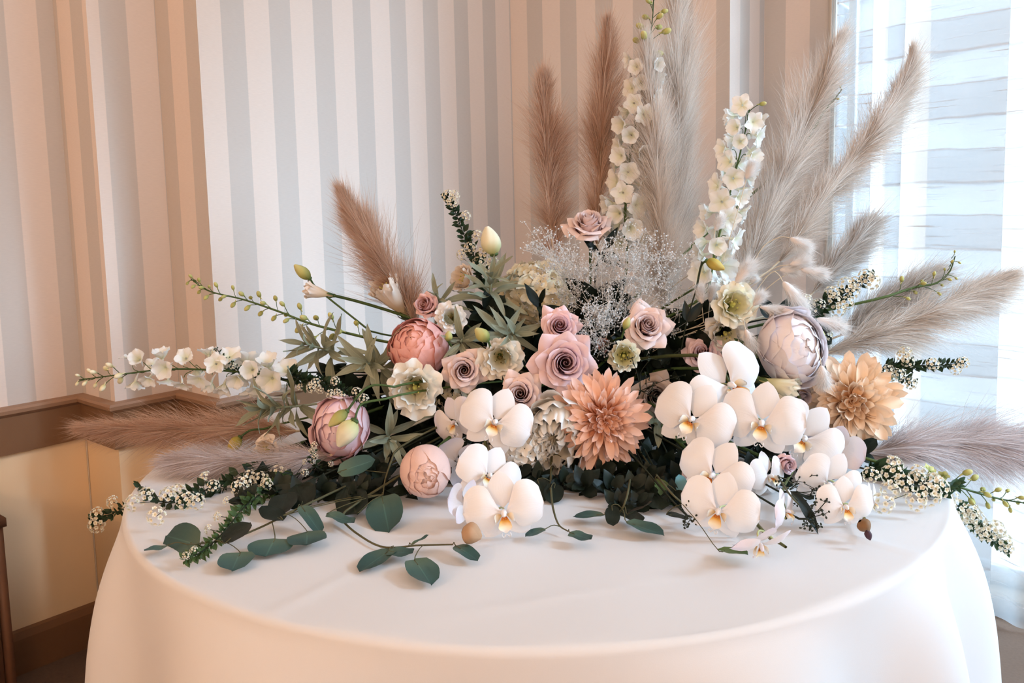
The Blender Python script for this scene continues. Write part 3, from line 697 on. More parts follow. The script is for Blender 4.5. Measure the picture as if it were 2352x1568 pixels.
PM = dict(
    mauve=ptl('mauve_rose_petal', (216, 158, 170), (234, 188, 196), (246, 218, 220)),
    blush=ptl('blush_rose_petal', (230, 178, 172), (242, 204, 200), (250, 228, 222)),
    dusty=ptl('dusty_pink_rose_petal', (224, 150, 148), (240, 182, 178), (248, 208, 202)),
    taupe=ptl('taupe_rose_petal', (170, 144, 130), (200, 174, 160), (214, 192, 178)),
    lavender=ptl('lavender_rose_petal', (186, 164, 174), (212, 194, 202), (228, 214, 220)),
    coral=ptl('coral_petal', (206, 122, 104), (224, 152, 134), (234, 176, 160)),
    pinkpeony=ptl('pink_peony_petal', (248, 188, 200), (250, 202, 210), (252, 222, 226)),
    coralpeony=ptl('coral_peony_petal', (236, 148, 142), (242, 166, 158), (248, 190, 180)),
    palepeony=ptl('peach_pink_peony_petal', (244, 196, 186), (246, 206, 196), (248, 214, 204)),
    lightpeony=ptl('pale_pink_peony_petal', (255, 232, 239), (255, 240, 245), (255, 248, 250), trans=.10),
    garden=ptl('garden_pink_petal', (252, 178, 182), (253, 200, 206), (254, 226, 230), trans=.12),
    creampeony=ptl('cream_peony_petal', (254, 244, 218), (254, 249, 238), (255, 252, 248), trans=.12),
    cream=ptl('cream_lisianthus_petal', (232, 222, 160), (250, 242, 222), (253, 248, 238)),
    white=ptl('white_lisianthus_petal', (232, 230, 160), (252, 248, 236), (254, 252, 250)),
    yellowish=ptl('yellow_white_petal', (226, 222, 140), (250, 246, 208), (254, 251, 238)),
    peachy=ptl('blush_lisianthus_petal', (232, 214, 160), (250, 230, 208), (252, 240, 228)),
    dahlia=ptl('peach_dahlia_petal', (246, 160, 112), (247, 184, 148), (248, 202, 178), (249, 212, 200)),
    dahlia2=ptl('apricot_dahlia_petal', (244, 184, 132), (248, 208, 168), (251, 222, 192), (253, 230, 208)),
    orchid=ptl('white_orchid_petal', (248, 240, 238), (252, 249, 248), (253, 250, 251), trans=.18, vary=.02),
    orchidback=ptl('lilac_orchid_petal', (244, 236, 232), (250, 244, 247), (246, 236, 248), trans=.22, vary=.03),
    lip=ptl('orchid_lip_yellow', (204, 96, 34), (238, 184, 92), (252, 238, 206), (254, 248, 240), (254, 250, 246)),
    lobe=ptl('orchid_lobe', (240, 196, 120), (250, 240, 222), (253, 249, 244)),
    callus=plain('orchid_callus', (220, 130, 44), .5), disc=plain('dahlia_disc', (214, 130, 76), .7),
    eye=plain('lisianthus_eye', (206, 200, 110), .6), darkeye=plain('lisianthus_dark_eye', (96, 80, 34), .6),
    hyd=ptl('hydrangea_petal', (238, 222, 180), (250, 240, 212), (252, 246, 228)),
    hydw=ptl('white_hydrangea_petal', (240, 226, 206), (250, 242, 230), (253, 248, 242)),
    delph=ptl('delphinium_petal', (236, 238, 210), (252, 251, 246), (254, 254, 252), trans=.25),
    budg=ptl('green_bud_petal', (120, 128, 62), (196, 192, 116), (220, 212, 150)),
    budc=ptl('cream_bud_petal', (206, 206, 130), (250, 242, 208), (252, 246, 220)),
    budy=ptl('yellow_bud_petal', (150, 140, 60), (210, 184, 90), (218, 192, 108)),
)
# ------------------------------------------------------------------ cut flowers
def clear(px, py, half, d, gap=.012):
    """bring a bloom forward until its lower edge clears the cloth"""
    y = py + half; r = ray(px, y); q = (TZ + gap - CAM[2]) / r[2] if r[2] < -1e-4 else 9
    return min(d, q) if q > 0 else d
def stem_geo(P, n, f, r=.0035, k=.07):
    f = np.asarray(f); c = bez(P, P - n * k, f + np.array([0, 0, .07]) + (P - f) * .25, f, 14)
    return c, r
def flower(name, label, cat, kit, px, py, dia, d, a, b, mats, roll=0, back=False, sc=(1, 1, 1), zoff=-.7, group=None, stem=True, stemmat=None, f=None):
    d = clear(px, py, dia * .5 * sc[1], d)
    s = dia * .5 * d / F; P = at(px, py, d); n = view_dir(a, b, -math.sqrt(max(.0, 1 - a * a - b * b)) if back else None)
    ft = foot() if f is None else f
    root = thing(name, label, cat, ft, group)
    put(root, kit, basis(P, n, None, roll, (s * sc[0], s * sc[1], s * sc[2])), dict(mats, green=GREEN))
    if stem:
        c, r = stem_geo(P + n * s * zoff * sc[2], n, ft)
        obj('stem', MB().add(*tube(c - ft, r, 6)).mesh('stem'), stemmat or GREEN, root)
    return root
RA, RB, RC = rose_kit(1, 31), rose_kit(2, 29, .92), rose_kit(3, 25, .62, 1.25)
for (px, py, dia, d, a, b, roll, kit, m, label) in [
    (1298, 833, 150, 1.56, .02, .10, 20, RA, 'mauve', 'large fully open mauve rose touching the top of the peach dahlia'),
    (1066, 850, 112, 1.60, .05, .05, 80, RB, 'blush', 'blush rose beside the cream lisianthus, with a tight spiral heart'),
    (1195, 905, 118, 1.55, -.05, .22, 140, RB, 'blush', 'half open blush rose just above the white orchid blossom'),
    (1485, 748, 116, 1.64, .08, .28, 200, RA, 'blush', 'beige pink rose beneath the cloud of tiny white blossoms'),
    (980, 702, 100, 1.70, -.30, .22, 40, RC, 'dusty', 'dusty pink rose resting on top of the coral peony'),
    (1352, 516, 112, 1.80, -.12, .80, 10, RA, 'blush', 'upright blush rose standing clear on its stem before the pampas grass'),
    (1613, 812, 100, 1.68, -.25, .40, 60, RB, 'mauve', 'mauve rose half hidden behind the big white orchid petal'),
    (1505, 908, 120, 1.67, .05, .05, 90, RB, 'taupe', 'shaded taupe rose behind the thin dark seed sprig'),
    (1840, 908, 82, 1.62, .15, -.25, 30, RC, 'lavender', 'small greyish lavender rose between pale peony and apricot dahlia'),
    (1803, 1066, 84, 1.56, .30, .05, 100, RC, 'mauve', 'small dusky mauve rose tucked under the white orchid blossoms'),
    (1598, 1078, 86, 1.58, -.25, -.15, 150, RB, 'lavender', 'greyish mauve rose behind the blue green eucalyptus leaf'),
    (1386, 790, 58, 1.70, .1, .3, 0, RC, 'coral', 'small coral rose bud behind the tiny white blossoms')]:
    flower('rose', label, 'rose', kit, px, py, dia * 1.12, d, a, b, {'petal': PM[m]}, roll, group='roses in the arrangement')

PB1, PB2, PB3 = peony_ball_kit(11, 22, .9, .8), peony_ball_kit(12, 28, .55, .62), peony_ball_kit(13, 18, .0)
PO1, PO2, PO3 = rose_kit(5, 36, .80, .85), peony_open_kit(15, 9, 11, 12, 1.15), peony_ball_kit(16, 26, 1.1, .70)
for (px, py, dia, d, a, b, roll, kit, m, sc, label) in [
    (784, 980, 140, 1.58, -.10, -.1, 0, PB1, 'pinkpeony', (.92, 1.08, 1), 'pink peony with ruffled edges and two drooping buds across it'),
    (962, 800, 138, 1.66, -.25, .50, 30, PB2, 'coralpeony', (1, .96, 1), 'coral pink peony below the dusty rose'),
    (978, 1082, 118, 1.53, .12, -.12, 0, PB3, 'palepeony', (1, 1.05, 1), 'closed round peach pink peony near the table cloth'),
    (1285, 748, 128, 1.62, .0, .22, 0, PO1, 'garden', (1, 1, 1), 'bright pink garden peony with crinkled heart above the mauve rose'),
    (1815, 800, 152, 1.62, .25, .10, 10, PO3, 'lightpeony', (.95, 1.15, 1), 'very pale pink peony beside the fluffy bunny tails'),
    (1272, 1000, 165, 1.60, -.10, -.15, 0, PO2, 'creampeony', (.9, 1.1, 1), 'cream peony half covered by the peach dahlia')]:
    flower('peony', label, 'peony', kit, px, py, dia, d, a, b, {'petal': PM[m]}, roll, sc=sc, zoff=-.95, group='peonies in the arrangement')

DK1, DK2 = dahlia_kit(21, 160), dahlia_kit(22, 120, 1.4)
flower('dahlia', 'peach coral dahlia in the middle of the arrangement', 'dahlia', DK1, 1388, 966, 244, 1.53, .03, -.03, {'petal': PM['dahlia'], 'disc': PM['disc']}, sc=(1, 1.08, 1), zoff=-.25, group='dahlias in the arrangement')
flower('dahlia', 'pale apricot dahlia beside the curtain window', 'dahlia', DK2, 1955, 922, 256, 1.63, -.32, .10, {'petal': PM['dahlia2'], 'disc': PM['disc']}, sc=(1, 1.05, 1), zoff=-.25, group='dahlias in the arrangement')

LK = [lis_kit(31), lis_kit(32), lis_kit(33, .55), lis_kit(34, .42, 11, 'eye', 2.1)]
for (px, py, dia, d, a, b, roll, kit, m, eye, label) in [
    (1036, 728, 70, 1.66, .05, .10, 0, 0, 'white', 'darkeye', 'small white lisianthus with a dark throat beside the dusty rose'),
    (952, 895, 122, 1.57, .08, -.08, 30, 1, 'cream', 'eye', 'wide open cream lisianthus next to the blush rose'),
    (1150, 824, 100, 1.59, .05, -.05, 60, 0, 'cream', 'darkeye', 'cream lisianthus with a dark slit throat between two blush roses'),
    (1433, 818, 92, 1.59, -.12, .0, 15, 2, 'yellowish', 'eye', 'pale yellow cupped lisianthus just above the peach dahlia'),
    (1692, 697, 104, 1.63, .12, .10, 80, 0, 'yellowish', 'eye', 'white lisianthus with a wide yellow green throat among bunny tails'),
    (1668, 772, 100, 1.67, -.15, -.25, 45, 1, 'white', 'eye', 'frilly white lisianthus hanging below the yellow throated one'),
    (1826, 897, 74, 1.57, .85, -.28, 0, 3, 'yellowish', 'eye', 'pale yellow bell shaped lisianthus seen from the side above the orchids'),
    (878, 652, 96, 1.76, -.45, .72, 0, 3, 'peachy', 'eye', 'blush bell shaped lisianthus standing before the tan pampas plume'),
    (704, 666, 54, 1.77, -.93, .20, 0, 3, 'peachy', 'eye', 'narrow blush lisianthus pointing at the striped wall'),
    (1058, 636, 82, 1.77, -.62, .35, 0, 2, 'peachy', 'eye', 'blush lisianthus nodding below the upright cream bud'),
    (606, 1030, 64, 1.70, -.4, .2, 0, 1, 'peachy', 'eye', 'cream lisianthus peeping out beneath the grey sage leaves')]:
    flower('lisianthus', label, 'lisianthus', LK[kit], px, py, dia * 1.12, d, a, b, {'petal': PM[m], 'eye': PM[eye]}, roll, zoff=(-2.1 if kit == 3 else -1.15), group='open lisianthus blooms')

BK = bud_kit(41); BK2 = bud_kit(42, .62)
for (bx, by, tx, ty, wpx, d, m, kit, via, label) in [
    (1135, 585, 1118, 520, 42, 1.76, 'budc', BK, [(1140, 640)], 'upright cream lisianthus bud above the grey leaves'),
    (712, 640, 676, 608, 24, 1.77, 'budg', BK, [(735, 668), (850, 760)], 'green lisianthus bud pointing up at the striped wall'),
    (798, 943, 755, 978, 26, 1.48, 'budg', BK, [(830, 900), (860, 884), (905, 888)], 'narrow green bud drooping in front of the pink peony'),
    (815, 965, 777, 1025, 44, 1.47, 'budc', BK, [(822, 940), (836, 925), (885, 916)], 'plump cream bud drooping in front of the pink peony'),
    (1121, 782, 1092, 754, 28, 1.58, 'budg', BK, [(1128, 800)], 'pale green bud just above the dark throated cream lisianthus'),
    (1029, 783, 1031, 760, 18, 1.62, 'budg', BK2, [(1040, 800)], 'tiny round green bud below the small white lisianthus'),
    (1622, 598, 1664, 618, 24, 1.66, 'budy', BK, [(1610, 612), (1600, 660)], 'yellow green bud lying across the delphinium stalk'),
    (552, 1003, 524, 1040, 26, 1.68, 'budy', BK, [(575, 988), (605, 985)], 'yellow bud hanging over the tan pampas at the table edge'),
    (1434, 756, 1445, 728, 16, 1.60, 'budg', BK, [(1428, 775)], 'slim green bud leaning on the beige pink rose'),
    (1878, 792, 1890, 760, 22, 1.68, 'budg', BK, [(1872, 810)], 'small green bud behind the pale pink peony')]:
    A, B = at(bx, by, d), at(tx, ty, d - .005); L = np.linalg.norm(B - A); ax = unit(B - A)
    ft = foot(); root = thing('lisianthus_bud', label, 'flower bud', ft, 'lisianthus buds')
    rw = wpx * .5 * d / F / (.42 if kit is BK else .62)
    put(root, kit, basis((A + B) / 2, ax, None, 0, (rw, rw, L / 2)), {'petal': PM[m], 'green': GREEN})
    pts = [A] + [at(x, y, d + .01 * (i + 1)) for i, (x, y) in enumerate(via)]
    c = np.concatenate([spline(pts, 10), bez(pts[-1], pts[-1] + (pts[-1] - pts[-2]) * .3 + FW * .12, ft + np.array([0, 0, .06]) + (pts[-1] - ft) * .1, ft, 10)[1:]])
    obj('stem', MB().add(*tube(c - ft, .0022, 6)).mesh('stem'), GREEN, root)

# hydrangeas: a dome of four-petalled florets
HF = [floret_geo(1.0, cu, 4).mesh('hydrangea_floret') for cu in (.15, .3, .45)]
def hydrangea(px, py, dia, d, a, b, m, nfl, label):
    d = clear(px, py, dia * .5, d); R_ = dia * .5 * d / F; P = at(px, py, d); n = view_dir(a, b); ft = foot(); root = thing('hydrangea', label, 'hydrangea', ft, 'hydrangea heads')
    tw = MB()
    B = np.array(basis((0, 0, 0), n).to_3x3()); r = np.random.default_rng(int(px))
    tw = MB()
    for k in range(nfl):
        z = 1 - 1.25 * (k + .5) / nfl; ph = k * GA; q = math.sqrt(max(0, 1 - z * z)); v = B @ np.array([q * math.cos(ph), q * math.sin(ph), z])
        p = P + v * R_ * r.uniform(.86, 1.02) - n * R_ * .45
        nn = unit(v + r.normal(0, .22, 3))
        obj('floret', HF[k % 3], PM[m], root, rel(root, basis(p, nn, None, r.uniform(0, 90), R_ * r.uniform(.23, .30))))
        tw.add(*tube(np.array([p - nn * .001, P - n * R_ * .75]) - ft, .0009, 4))
    tag(obj('flower_stalks', tw.mesh('stalks'), PM['hyd'], root), kind='stuff')
    c, rr = stem_geo(P - n * R_ * .7, n, ft, .004); obj('stem', MB().add(*tube(c - ft, rr, 6)).mesh('stem'), GREEN, root)
hydrangea(1232, 668, 170, 1.80, -.05, .45, 'hyd', 95, 'cream hydrangea head behind the cloud of tiny white blossoms')
hydrangea(1195, 1020, 150, 1.66, .0, -.05, 'hydw', 80, 'white hydrangea head behind the front orchid blossoms')
hydrangea(1062, 920, 120, 1.70, .0, .05, 'hyd', 60, 'shaded cream hydrangea head below the blush rose')
hydrangea(1660, 690, 120, 1.78, .05, .3, 'hydw', 60, 'white hydrangea head behind the yellow throated lisianthus')

# moth orchids on arching sprays
OK_ = [orchid_kit(s) for s in (51, 52, 53)]
def orchid_spray(label, stem_px, blooms, buds=()):
    ft = foot(); root = thing('orchid_spray', label, 'orchid', ft, 'orchid sprays')
    pts = [at(x, y, clear(x, y, 6, d)) for x, y, d in stem_px]
    c = np.concatenate([bez(ft, ft + np.array([0, 0, .06]), pts[0] + (pts[0] - pts[1]) * .4, pts[0], 10)[:-1], spline(pts, 22)])
    obj('stem', MB().add(*tube(c - ft, np.linspace(.004, .0022, len(c)), 7)).mesh('stem'), petal('orchid_stem', [(0, (70, 78, 44)), (1, (104, 106, 62))], .0, .5, .05, 0), root)
    for i, (px, py, wd_, d, a, b, roll, m) in enumerate(blooms):
        wd_ = wd_ * 1.12
        back = isinstance(a, tuple)
        aa = a[0] if back else a
        n = view_dir(aa, b, -math.sqrt(max(0, 1 - aa * aa - b * b)) if back else None)
        d = clear(px, py, wd_ * .36, d, .006)
        s = wd_ * .5 * d / F; P = at(px, py, d)
        put(root, OK_[i % 3], basis(P, n, None, roll, s), {'petal': PM[m], 'sepal': PM['orchidback' if m == 'orchidback' else 'orchid'], 'lip': PM['lip'], 'lobe': PM['lobe'], 'callus': PM['callus']})
        j = int(np.argmin(np.linalg.norm(c - (P - n * .04), axis=1)))
        pc = bez(P - n * s * .02, P - n * s * .5, (P + c[j]) / 2 - n * s * .5, c[j], 9)
        obj('pedicel', MB().add(*tube(pc - ft, .0016, 5)).mesh('pedicel'), petal('orchid_pedicel', [(0, (206, 204, 150)), (1, (176, 176, 110))], .05, .5, .05, 0), root)
    for (bx, by, tx, ty, wpx, d, mat) in buds:
        d = clear(max(bx, tx), max(by, ty), wpx * .5, d); A, B = at(bx, by, d), at(tx, ty, d); L = np.linalg.norm(B - A)
        put(root, BK2[:5], basis((A + B) / 2, unit(B - A), None, 0, (wpx * .5 * d / F / .62,) * 2 + (L / 2,)), {'petal': mat})
ob, ol = 'orchid', 'orchidback'
orchid_spray('white orchid spray spilling onto the cloth below the peach pink peony', [(1120, 940, 1.58), (1112, 990, 1.55), (1118, 1050, 1.50), (1105, 1130, 1.46), (1120, 1200, 1.41)],
    [(1157, 1172, 166, 1.40, .02, -.12, 8, ob), (1122, 1092, 140, 1.47, .30, .30, -32, ob), (1138, 968, 152, 1.48, .02, .15, -22, ob), (1046, 968, 112, 1.55, -.55, -.05, 30, ol), (1052, 1060, 118, 1.51, (-.35,), .35, 40, ol), (1070, 1160, 110, 1.48, (-.75,), -.10, 20, ol)],
    [(1062, 1216, 1106, 1234, 46, 1.42, plain('tan_bud', (186, 150, 118), .7, noise=.2, nscale=60))])
orchid_spray('large white orchid spray with broad blossoms trailing down to the cloth', [(1650, 830, 1.60), (1700, 940, 1.55), (1690, 1050, 1.52), (1720, 1170, 1.47), (1765, 1232, 1.42), (1790, 1246, 1.41), (1805, 1256, 1.41)],
    [(1672, 882, 176, 1.50, .30, .02, 42, ob), (1592, 962, 166, 1.46, -.34, .18, -26, ob), (1750, 968, 170, 1.44, -.30, .0, -8, ob), (1640, 1090, 158, 1.36, -.50, .12, -28, ob), (1652, 1168, 160, 1.30, -.38, -.15, -14, ob), (1745, 1245, 130, 1.40, .25, -.85, 10, ol)])
orchid_spray('white orchid spray turned towards the window beneath the apricot dahlia', [(1830, 900, 1.60), (1860, 980, 1.56), (1840, 1050, 1.53), (1800, 1120, 1.50), (1805, 1190, 1.47)],
    [(1846, 1004, 160, 1.49, -.15, .05, -40, ob), (1764, 1092, 104, 1.50, .55, .15, 0, ob), (1802, 1172, 96, 1.46, .80, -.05, 10, ol), (1916, 1030, 120, 1.52, (.45,), .2, 20, ol)])
orchid_spray('small white orchid spray with yellow throats at the window end of the cloth', [(1880, 1040, 1.58), (1930, 1080, 1.55), (1960, 1140, 1.50), (1985, 1190, 1.46), (1998, 1230, 1.44)],
    [(1902, 1108, 138, 1.50, .0, -.25, -28, ob), (1940, 1160, 122, 1.45, .02, -.10, 0, ob), (2000, 1150, 80, 1.50, .85, -.10, 10, ob)],
    [(1975, 1196, 1996, 1218, 30, 1.45, plain('brown_bud', (132, 98, 66), .6)), (1990, 1218, 1999, 1240, 15, 1.44, plain('purple_bud', (72, 48, 58), .6))])

# ------------------------------------------------------------------ grey sage sprigs
SL = [leaf_mesh('sage_leaf', 1, w_, b_, f_, .025, .85, k) for k, (w_, b_, f_) in enumerate([(.125, .32, .35), (.115, .12, .30), (.135, .50, .25), (.12, -.22, .4)])]
def whorl(name, label, cat, px, py, d, axis, n, Lpx, mats, meshes, group, seed, spread=(.5, 1.45), length=.5, wsc=1.0, stem_r=.0025, smat=None, tail=None):
    r = np.random.default_rng(seed); P = at(px, py, d); ax = view_dir(*axis); L0 = Lpx * d / F
    ft = foot() if tail is None else tail
    root = thing(name, label, cat, ft, group)
    B = np.array(basis((0, 0, 0), ax).to_3x3())
    for i in range(n):
        t = i / max(1, n - 1); ph = i * GA + r.uniform(-.3, .3); el = lerp(spread[0], spread[1], 1 - t) + r.uniform(-.12, .12)
        p = P + ax * L0 * length * (t - .5)
        out = B @ np.array([math.cos(ph), math.sin(ph), 0]); y = unit(ax * math.cos(el) + out * math.sin(el))
        nn = unit(ax * math.sin(el) - out * math.cos(el)); x = np.cross(y, nn)
        L = L0 * r.uniform(.75, 1.1) * (1 - .35 * t)
        M = Matrix(((x[0] * L * wsc, y[0] * L, nn[0] * L, p[0]), (x[1] * L * wsc, y[1] * L, nn[1] * L, p[1]), (x[2] * L * wsc, y[2] * L, nn[2] * L, p[2]), (0, 0, 0, 1)))
        M = M @ Matrix.Rotation(r.uniform(-.25, .25), 4, 'Y')
        obj('leaf', meshes[i % len(meshes)], mats, root, rel(root, M))
    c0 = P + ax * L0 * length * .5; c1 = P - ax * L0 * length * .5
    c = np.concatenate([[c0], bez(c1, c1 - ax * .06, ft + np.array([0, 0, .05]) + (P - ft) * .25, ft, 12)])
    obj('stem', MB().add(*tube(c - ft, stem_r, 6)).mesh('stem'), smat or mats, root)
    return root
for k, (px, py, d, ax, n, L, label) in enumerate([
    (738, 800, 1.68, (-.60, .25, .6), 13, 92, 'grey green sage sprig reaching up past the pink peony to the wall'),
    (862, 838, 1.66, (-.25, .15, .8), 13, 98, 'grey green sage sprig between the coral peony and cream lisianthus'),
    (645, 935, 1.63, (-.80, .0, .5), 15, 98, 'grey green sage sprig above the pale pampas beside the pink peony'),
    (1126, 668, 1.72, (.05, .65, .6), 15, 96, 'grey green sage sprig pointing up beside the cream hydrangea'),
    (1168, 768, 1.64, (.35, .10, .9), 11, 84, 'grey green sage sprig left of the bright pink garden peony'),
    (1062, 780, 1.65, (-.1, -.15, .9), 9, 76, 'grey green sage sprig below the small white lisianthus'),
    (892, 1002, 1.58, (.25, -.05, .9), 8, 84, 'grey green sage sprig spreading from behind the ruffled pink peony'),
    (1010, 690, 1.72, (-.2, .5, .7), 6, 60, 'short grey green sage tip next to the dusty rose')]):
    whorl('sage_sprig', label, 'foliage', px, py, d, ax, int(n * 1.5), L * 1.22, SAGE, SL, 'grey sage sprigs', 100 + k, (.45, 1.65), .75, .82)
GL = [leaf_mesh('green_leaf', 1, .2, .3, .2, .02, .85, 1), leaf_mesh('green_leaf', 1, .17, -.1, .3, .02, .85, 2)]
for k, (px, py, d, ax, n, L, mt, label) in enumerate([
    (1508, 972, 1.56, (.3, .1, .9), 5, 84, SAGE, 'green leaf tuft beside the tip of the peach dahlia'),
    (1588, 1020, 1.50, (.1, -.5, .8), 5, 92, GLEAF, 'fresh green leaf tuft hanging below the widest orchid blossom'),
    (1722, 800, 1.66, (.1, .3, .8), 6, 60, GLEAF, 'fresh green leaf tuft beneath the frilly white lisianthus'),
    (1385, 580, 1.80, (.3, .6, .5), 5, 80, DARK, 'dark green rose leaves under the upright blush rose'),
    (1240, 706, 1.70, (.0, .5, .8), 4, 74, DARK, 'dark green leaf tuft above the bright pink garden peony')]):
    whorl('leaf_tuft', label, 'foliage', px, py, d, ax, n, L, mt, GL, 'leaf tufts between blooms', 140 + k)

# dark filler foliage packed between the stems
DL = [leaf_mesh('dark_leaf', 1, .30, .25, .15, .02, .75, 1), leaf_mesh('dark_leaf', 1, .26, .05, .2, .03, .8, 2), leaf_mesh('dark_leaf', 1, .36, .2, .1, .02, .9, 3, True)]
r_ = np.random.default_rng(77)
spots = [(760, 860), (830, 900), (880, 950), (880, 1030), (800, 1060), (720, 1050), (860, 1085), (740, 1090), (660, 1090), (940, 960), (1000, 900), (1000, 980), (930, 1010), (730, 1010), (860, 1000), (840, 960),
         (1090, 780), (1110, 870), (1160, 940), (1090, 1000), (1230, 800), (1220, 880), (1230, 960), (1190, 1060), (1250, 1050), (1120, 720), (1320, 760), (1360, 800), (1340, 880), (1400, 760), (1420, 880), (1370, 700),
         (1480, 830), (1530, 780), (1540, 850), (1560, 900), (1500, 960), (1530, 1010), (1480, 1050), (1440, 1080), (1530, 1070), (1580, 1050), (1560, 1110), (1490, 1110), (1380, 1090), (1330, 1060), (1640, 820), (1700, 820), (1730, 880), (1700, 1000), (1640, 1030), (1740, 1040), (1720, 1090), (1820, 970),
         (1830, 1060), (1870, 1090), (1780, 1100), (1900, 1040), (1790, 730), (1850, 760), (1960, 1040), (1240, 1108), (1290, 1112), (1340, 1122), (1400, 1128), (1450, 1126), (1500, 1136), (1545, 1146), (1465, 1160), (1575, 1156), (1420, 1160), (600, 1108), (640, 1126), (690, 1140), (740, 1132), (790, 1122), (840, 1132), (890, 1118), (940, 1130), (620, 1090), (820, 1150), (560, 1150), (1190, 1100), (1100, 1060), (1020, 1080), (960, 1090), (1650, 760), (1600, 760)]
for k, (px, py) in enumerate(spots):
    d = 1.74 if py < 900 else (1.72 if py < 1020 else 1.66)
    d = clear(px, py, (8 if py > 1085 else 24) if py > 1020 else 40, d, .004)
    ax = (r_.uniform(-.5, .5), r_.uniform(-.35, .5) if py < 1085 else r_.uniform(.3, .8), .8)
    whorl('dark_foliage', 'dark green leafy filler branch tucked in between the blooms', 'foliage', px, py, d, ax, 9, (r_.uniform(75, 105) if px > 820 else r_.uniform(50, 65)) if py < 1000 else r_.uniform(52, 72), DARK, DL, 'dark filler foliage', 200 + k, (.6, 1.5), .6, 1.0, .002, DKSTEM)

# ------------------------------------------------------------------ eucalyptus branches, leaf by leaf
EL = [leaf_mesh('eucalyptus_leaf', 1, .5, .04, .10, .015, 1, 1, True), leaf_mesh('eucalyptus_leaf', 1, .5, -.10, .06, .03, 1, 2, True), leaf_mesh('eucalyptus_leaf', 1, .5, .02, .14, .02, 1, 4, True)]
LONG = leaf_mesh('long_eucalyptus_leaf', 1, .5, .15, .15, .02, .8, 3)
def eucalyptus(label, stem_pts, leaves, mat=EUCA, src=None):
    """stem_pts: (px, py, height above the cloth or None, depth); leaves: base px, tip px, width px, lift of tip, facing"""
    def pt(p):
        return tab(p[0], p[1], p[2]) if len(p) == 3 else at(p[0], p[1], clear(p[0], p[1], 8, p[3]))
    ft = foot(); root = thing('eucalyptus_branch', label, 'eucalyptus', ft, 'silver dollar eucalyptus branches')
    pts = [pt(p) for p in stem_pts]
    c = np.concatenate([bez(ft, ft + (pts[0] - ft) * .3 + np.array([0, 0, .05]), pts[0] + (pts[0] - pts[1]) * .5, pts[0], 10)[:-1], spline(pts, 20)])
    obj('stem', MB().add(*tube(c - ft, np.linspace(.0025, .0011, len(c)), 6)).mesh('stem'), plain('eucalyptus_stem', (88, 84, 56), .6), root)
    for i, lf in enumerate(leaves):
        bx, by, tx, ty, wpx, h0, h1, face = lf[:8]; kind = lf[8] if len(lf) > 8 else None
        if face == 't': A, B = tab(bx, by, h0 + .003), tab(tx, ty, h1 + .005); dd = np.dot(A - CAM, FW); hint = np.array([0, 0, 1.0])
        else:
            d = clear(bx, by, 0, h0); d2 = clear(tx, ty, 0, h1, .004); A, B = at(bx, by, d), at(tx, ty, d2); dd = d; hint = -FW * .8 + np.array([0, 0, .5])
        y = unit(B - A); L = np.linalg.norm(B - A); nn = unit(hint - y * np.dot(hint, y)); x = np.cross(y, nn); W = wpx * dd / F
        M = Matrix(((x[0] * W, y[0] * L, nn[0] * L, A[0]), (x[1] * W, y[1] * L, nn[1] * L, A[1]), (x[2] * W, y[2] * L, nn[2] * L, A[2]), (0, 0, 0, 1)))
        obj('leaf', LONG if kind == 'long' else EL[i % 3], EUCB if kind == 'blue' else (DARK if kind == 'dark' else mat), root, rel(root, M))
        j = int(np.argmin(np.linalg.norm(c - A, axis=1))); obj('petiole', MB().add(*tube(spline([c[j], (c[j] + A) / 2 + np.array([0, 0, .004]), A, A + y * L * .25], 8) - ft, .0008, 4)).mesh('petiole'), plain('eucalyptus_stem', (88, 84, 56), .6), root)
eucalyptus('eucalyptus branch lying towards the warm rounded end of the cloth', [(840, 1095, None, 1.52), (690, 1165, .03), (600, 1210, .012), (520, 1240, .008), (430, 1250, .02)],
    [(458, 1252, 378, 1228, 84, 1.275, 1.29, 'c'), (385, 1252, 331, 1270, 34, .004, .004, 't'), (552, 1268, 532, 1309, 84, .008, .004, 't'), (632, 1236, 610, 1275, 108, .012, .004, 't'), (706, 1220, 704, 1260, 92, .012, .006, 't'), (515, 1248, 575, 1198, 74, .012, .03, 't', 'dark'), (690, 1160, 738, 1222, 40, .03, .008, 't'), (650, 1195, 600, 1168, 60, .02, .03, 't', 'dark')])
eucalyptus('eucalyptus branch with one big round leaf under the grey sage', [(905, 1040, None, 1.50), (885, 1100, None, 1.44), (880, 1135, None, 1.40)],
    [(877, 1138, 892, 1218, 88, 1.40, 1.32, 'c'), (752, 1178, 814, 1210, 40, .012, .006, 't'), (775, 1085, 862, 1055, 46, 1.46, 1.46, 'c'), (700, 1165, 680, 1110, 80, 1.40, 1.44, 'c', 'dark'), (820, 1180, 800, 1130, 84, 1.38, 1.44, 'c', 'dark'), (640, 1185, 660, 1130, 70, 1.38, 1.42, 'c', 'dark')])
eucalyptus('thin eucalyptus branch trailing in front with four round leaves', [(780, 1190, .01), (820, 1225, .006), (880, 1256, .006), (960, 1252, .01), (1040, 1250, .012)],
    [(902, 1260, 826, 1308, 62, .006, .004, 't'), (893, 1264, 948, 1276, 58, .008, .006, 't'), (952, 1284, 990, 1340, 74, .010, .005, 't'), (1046, 1252, 1098, 1284, 46, .012, .006, 't'), (944, 1250, 986, 1232, 18, .012, .02, 't')])
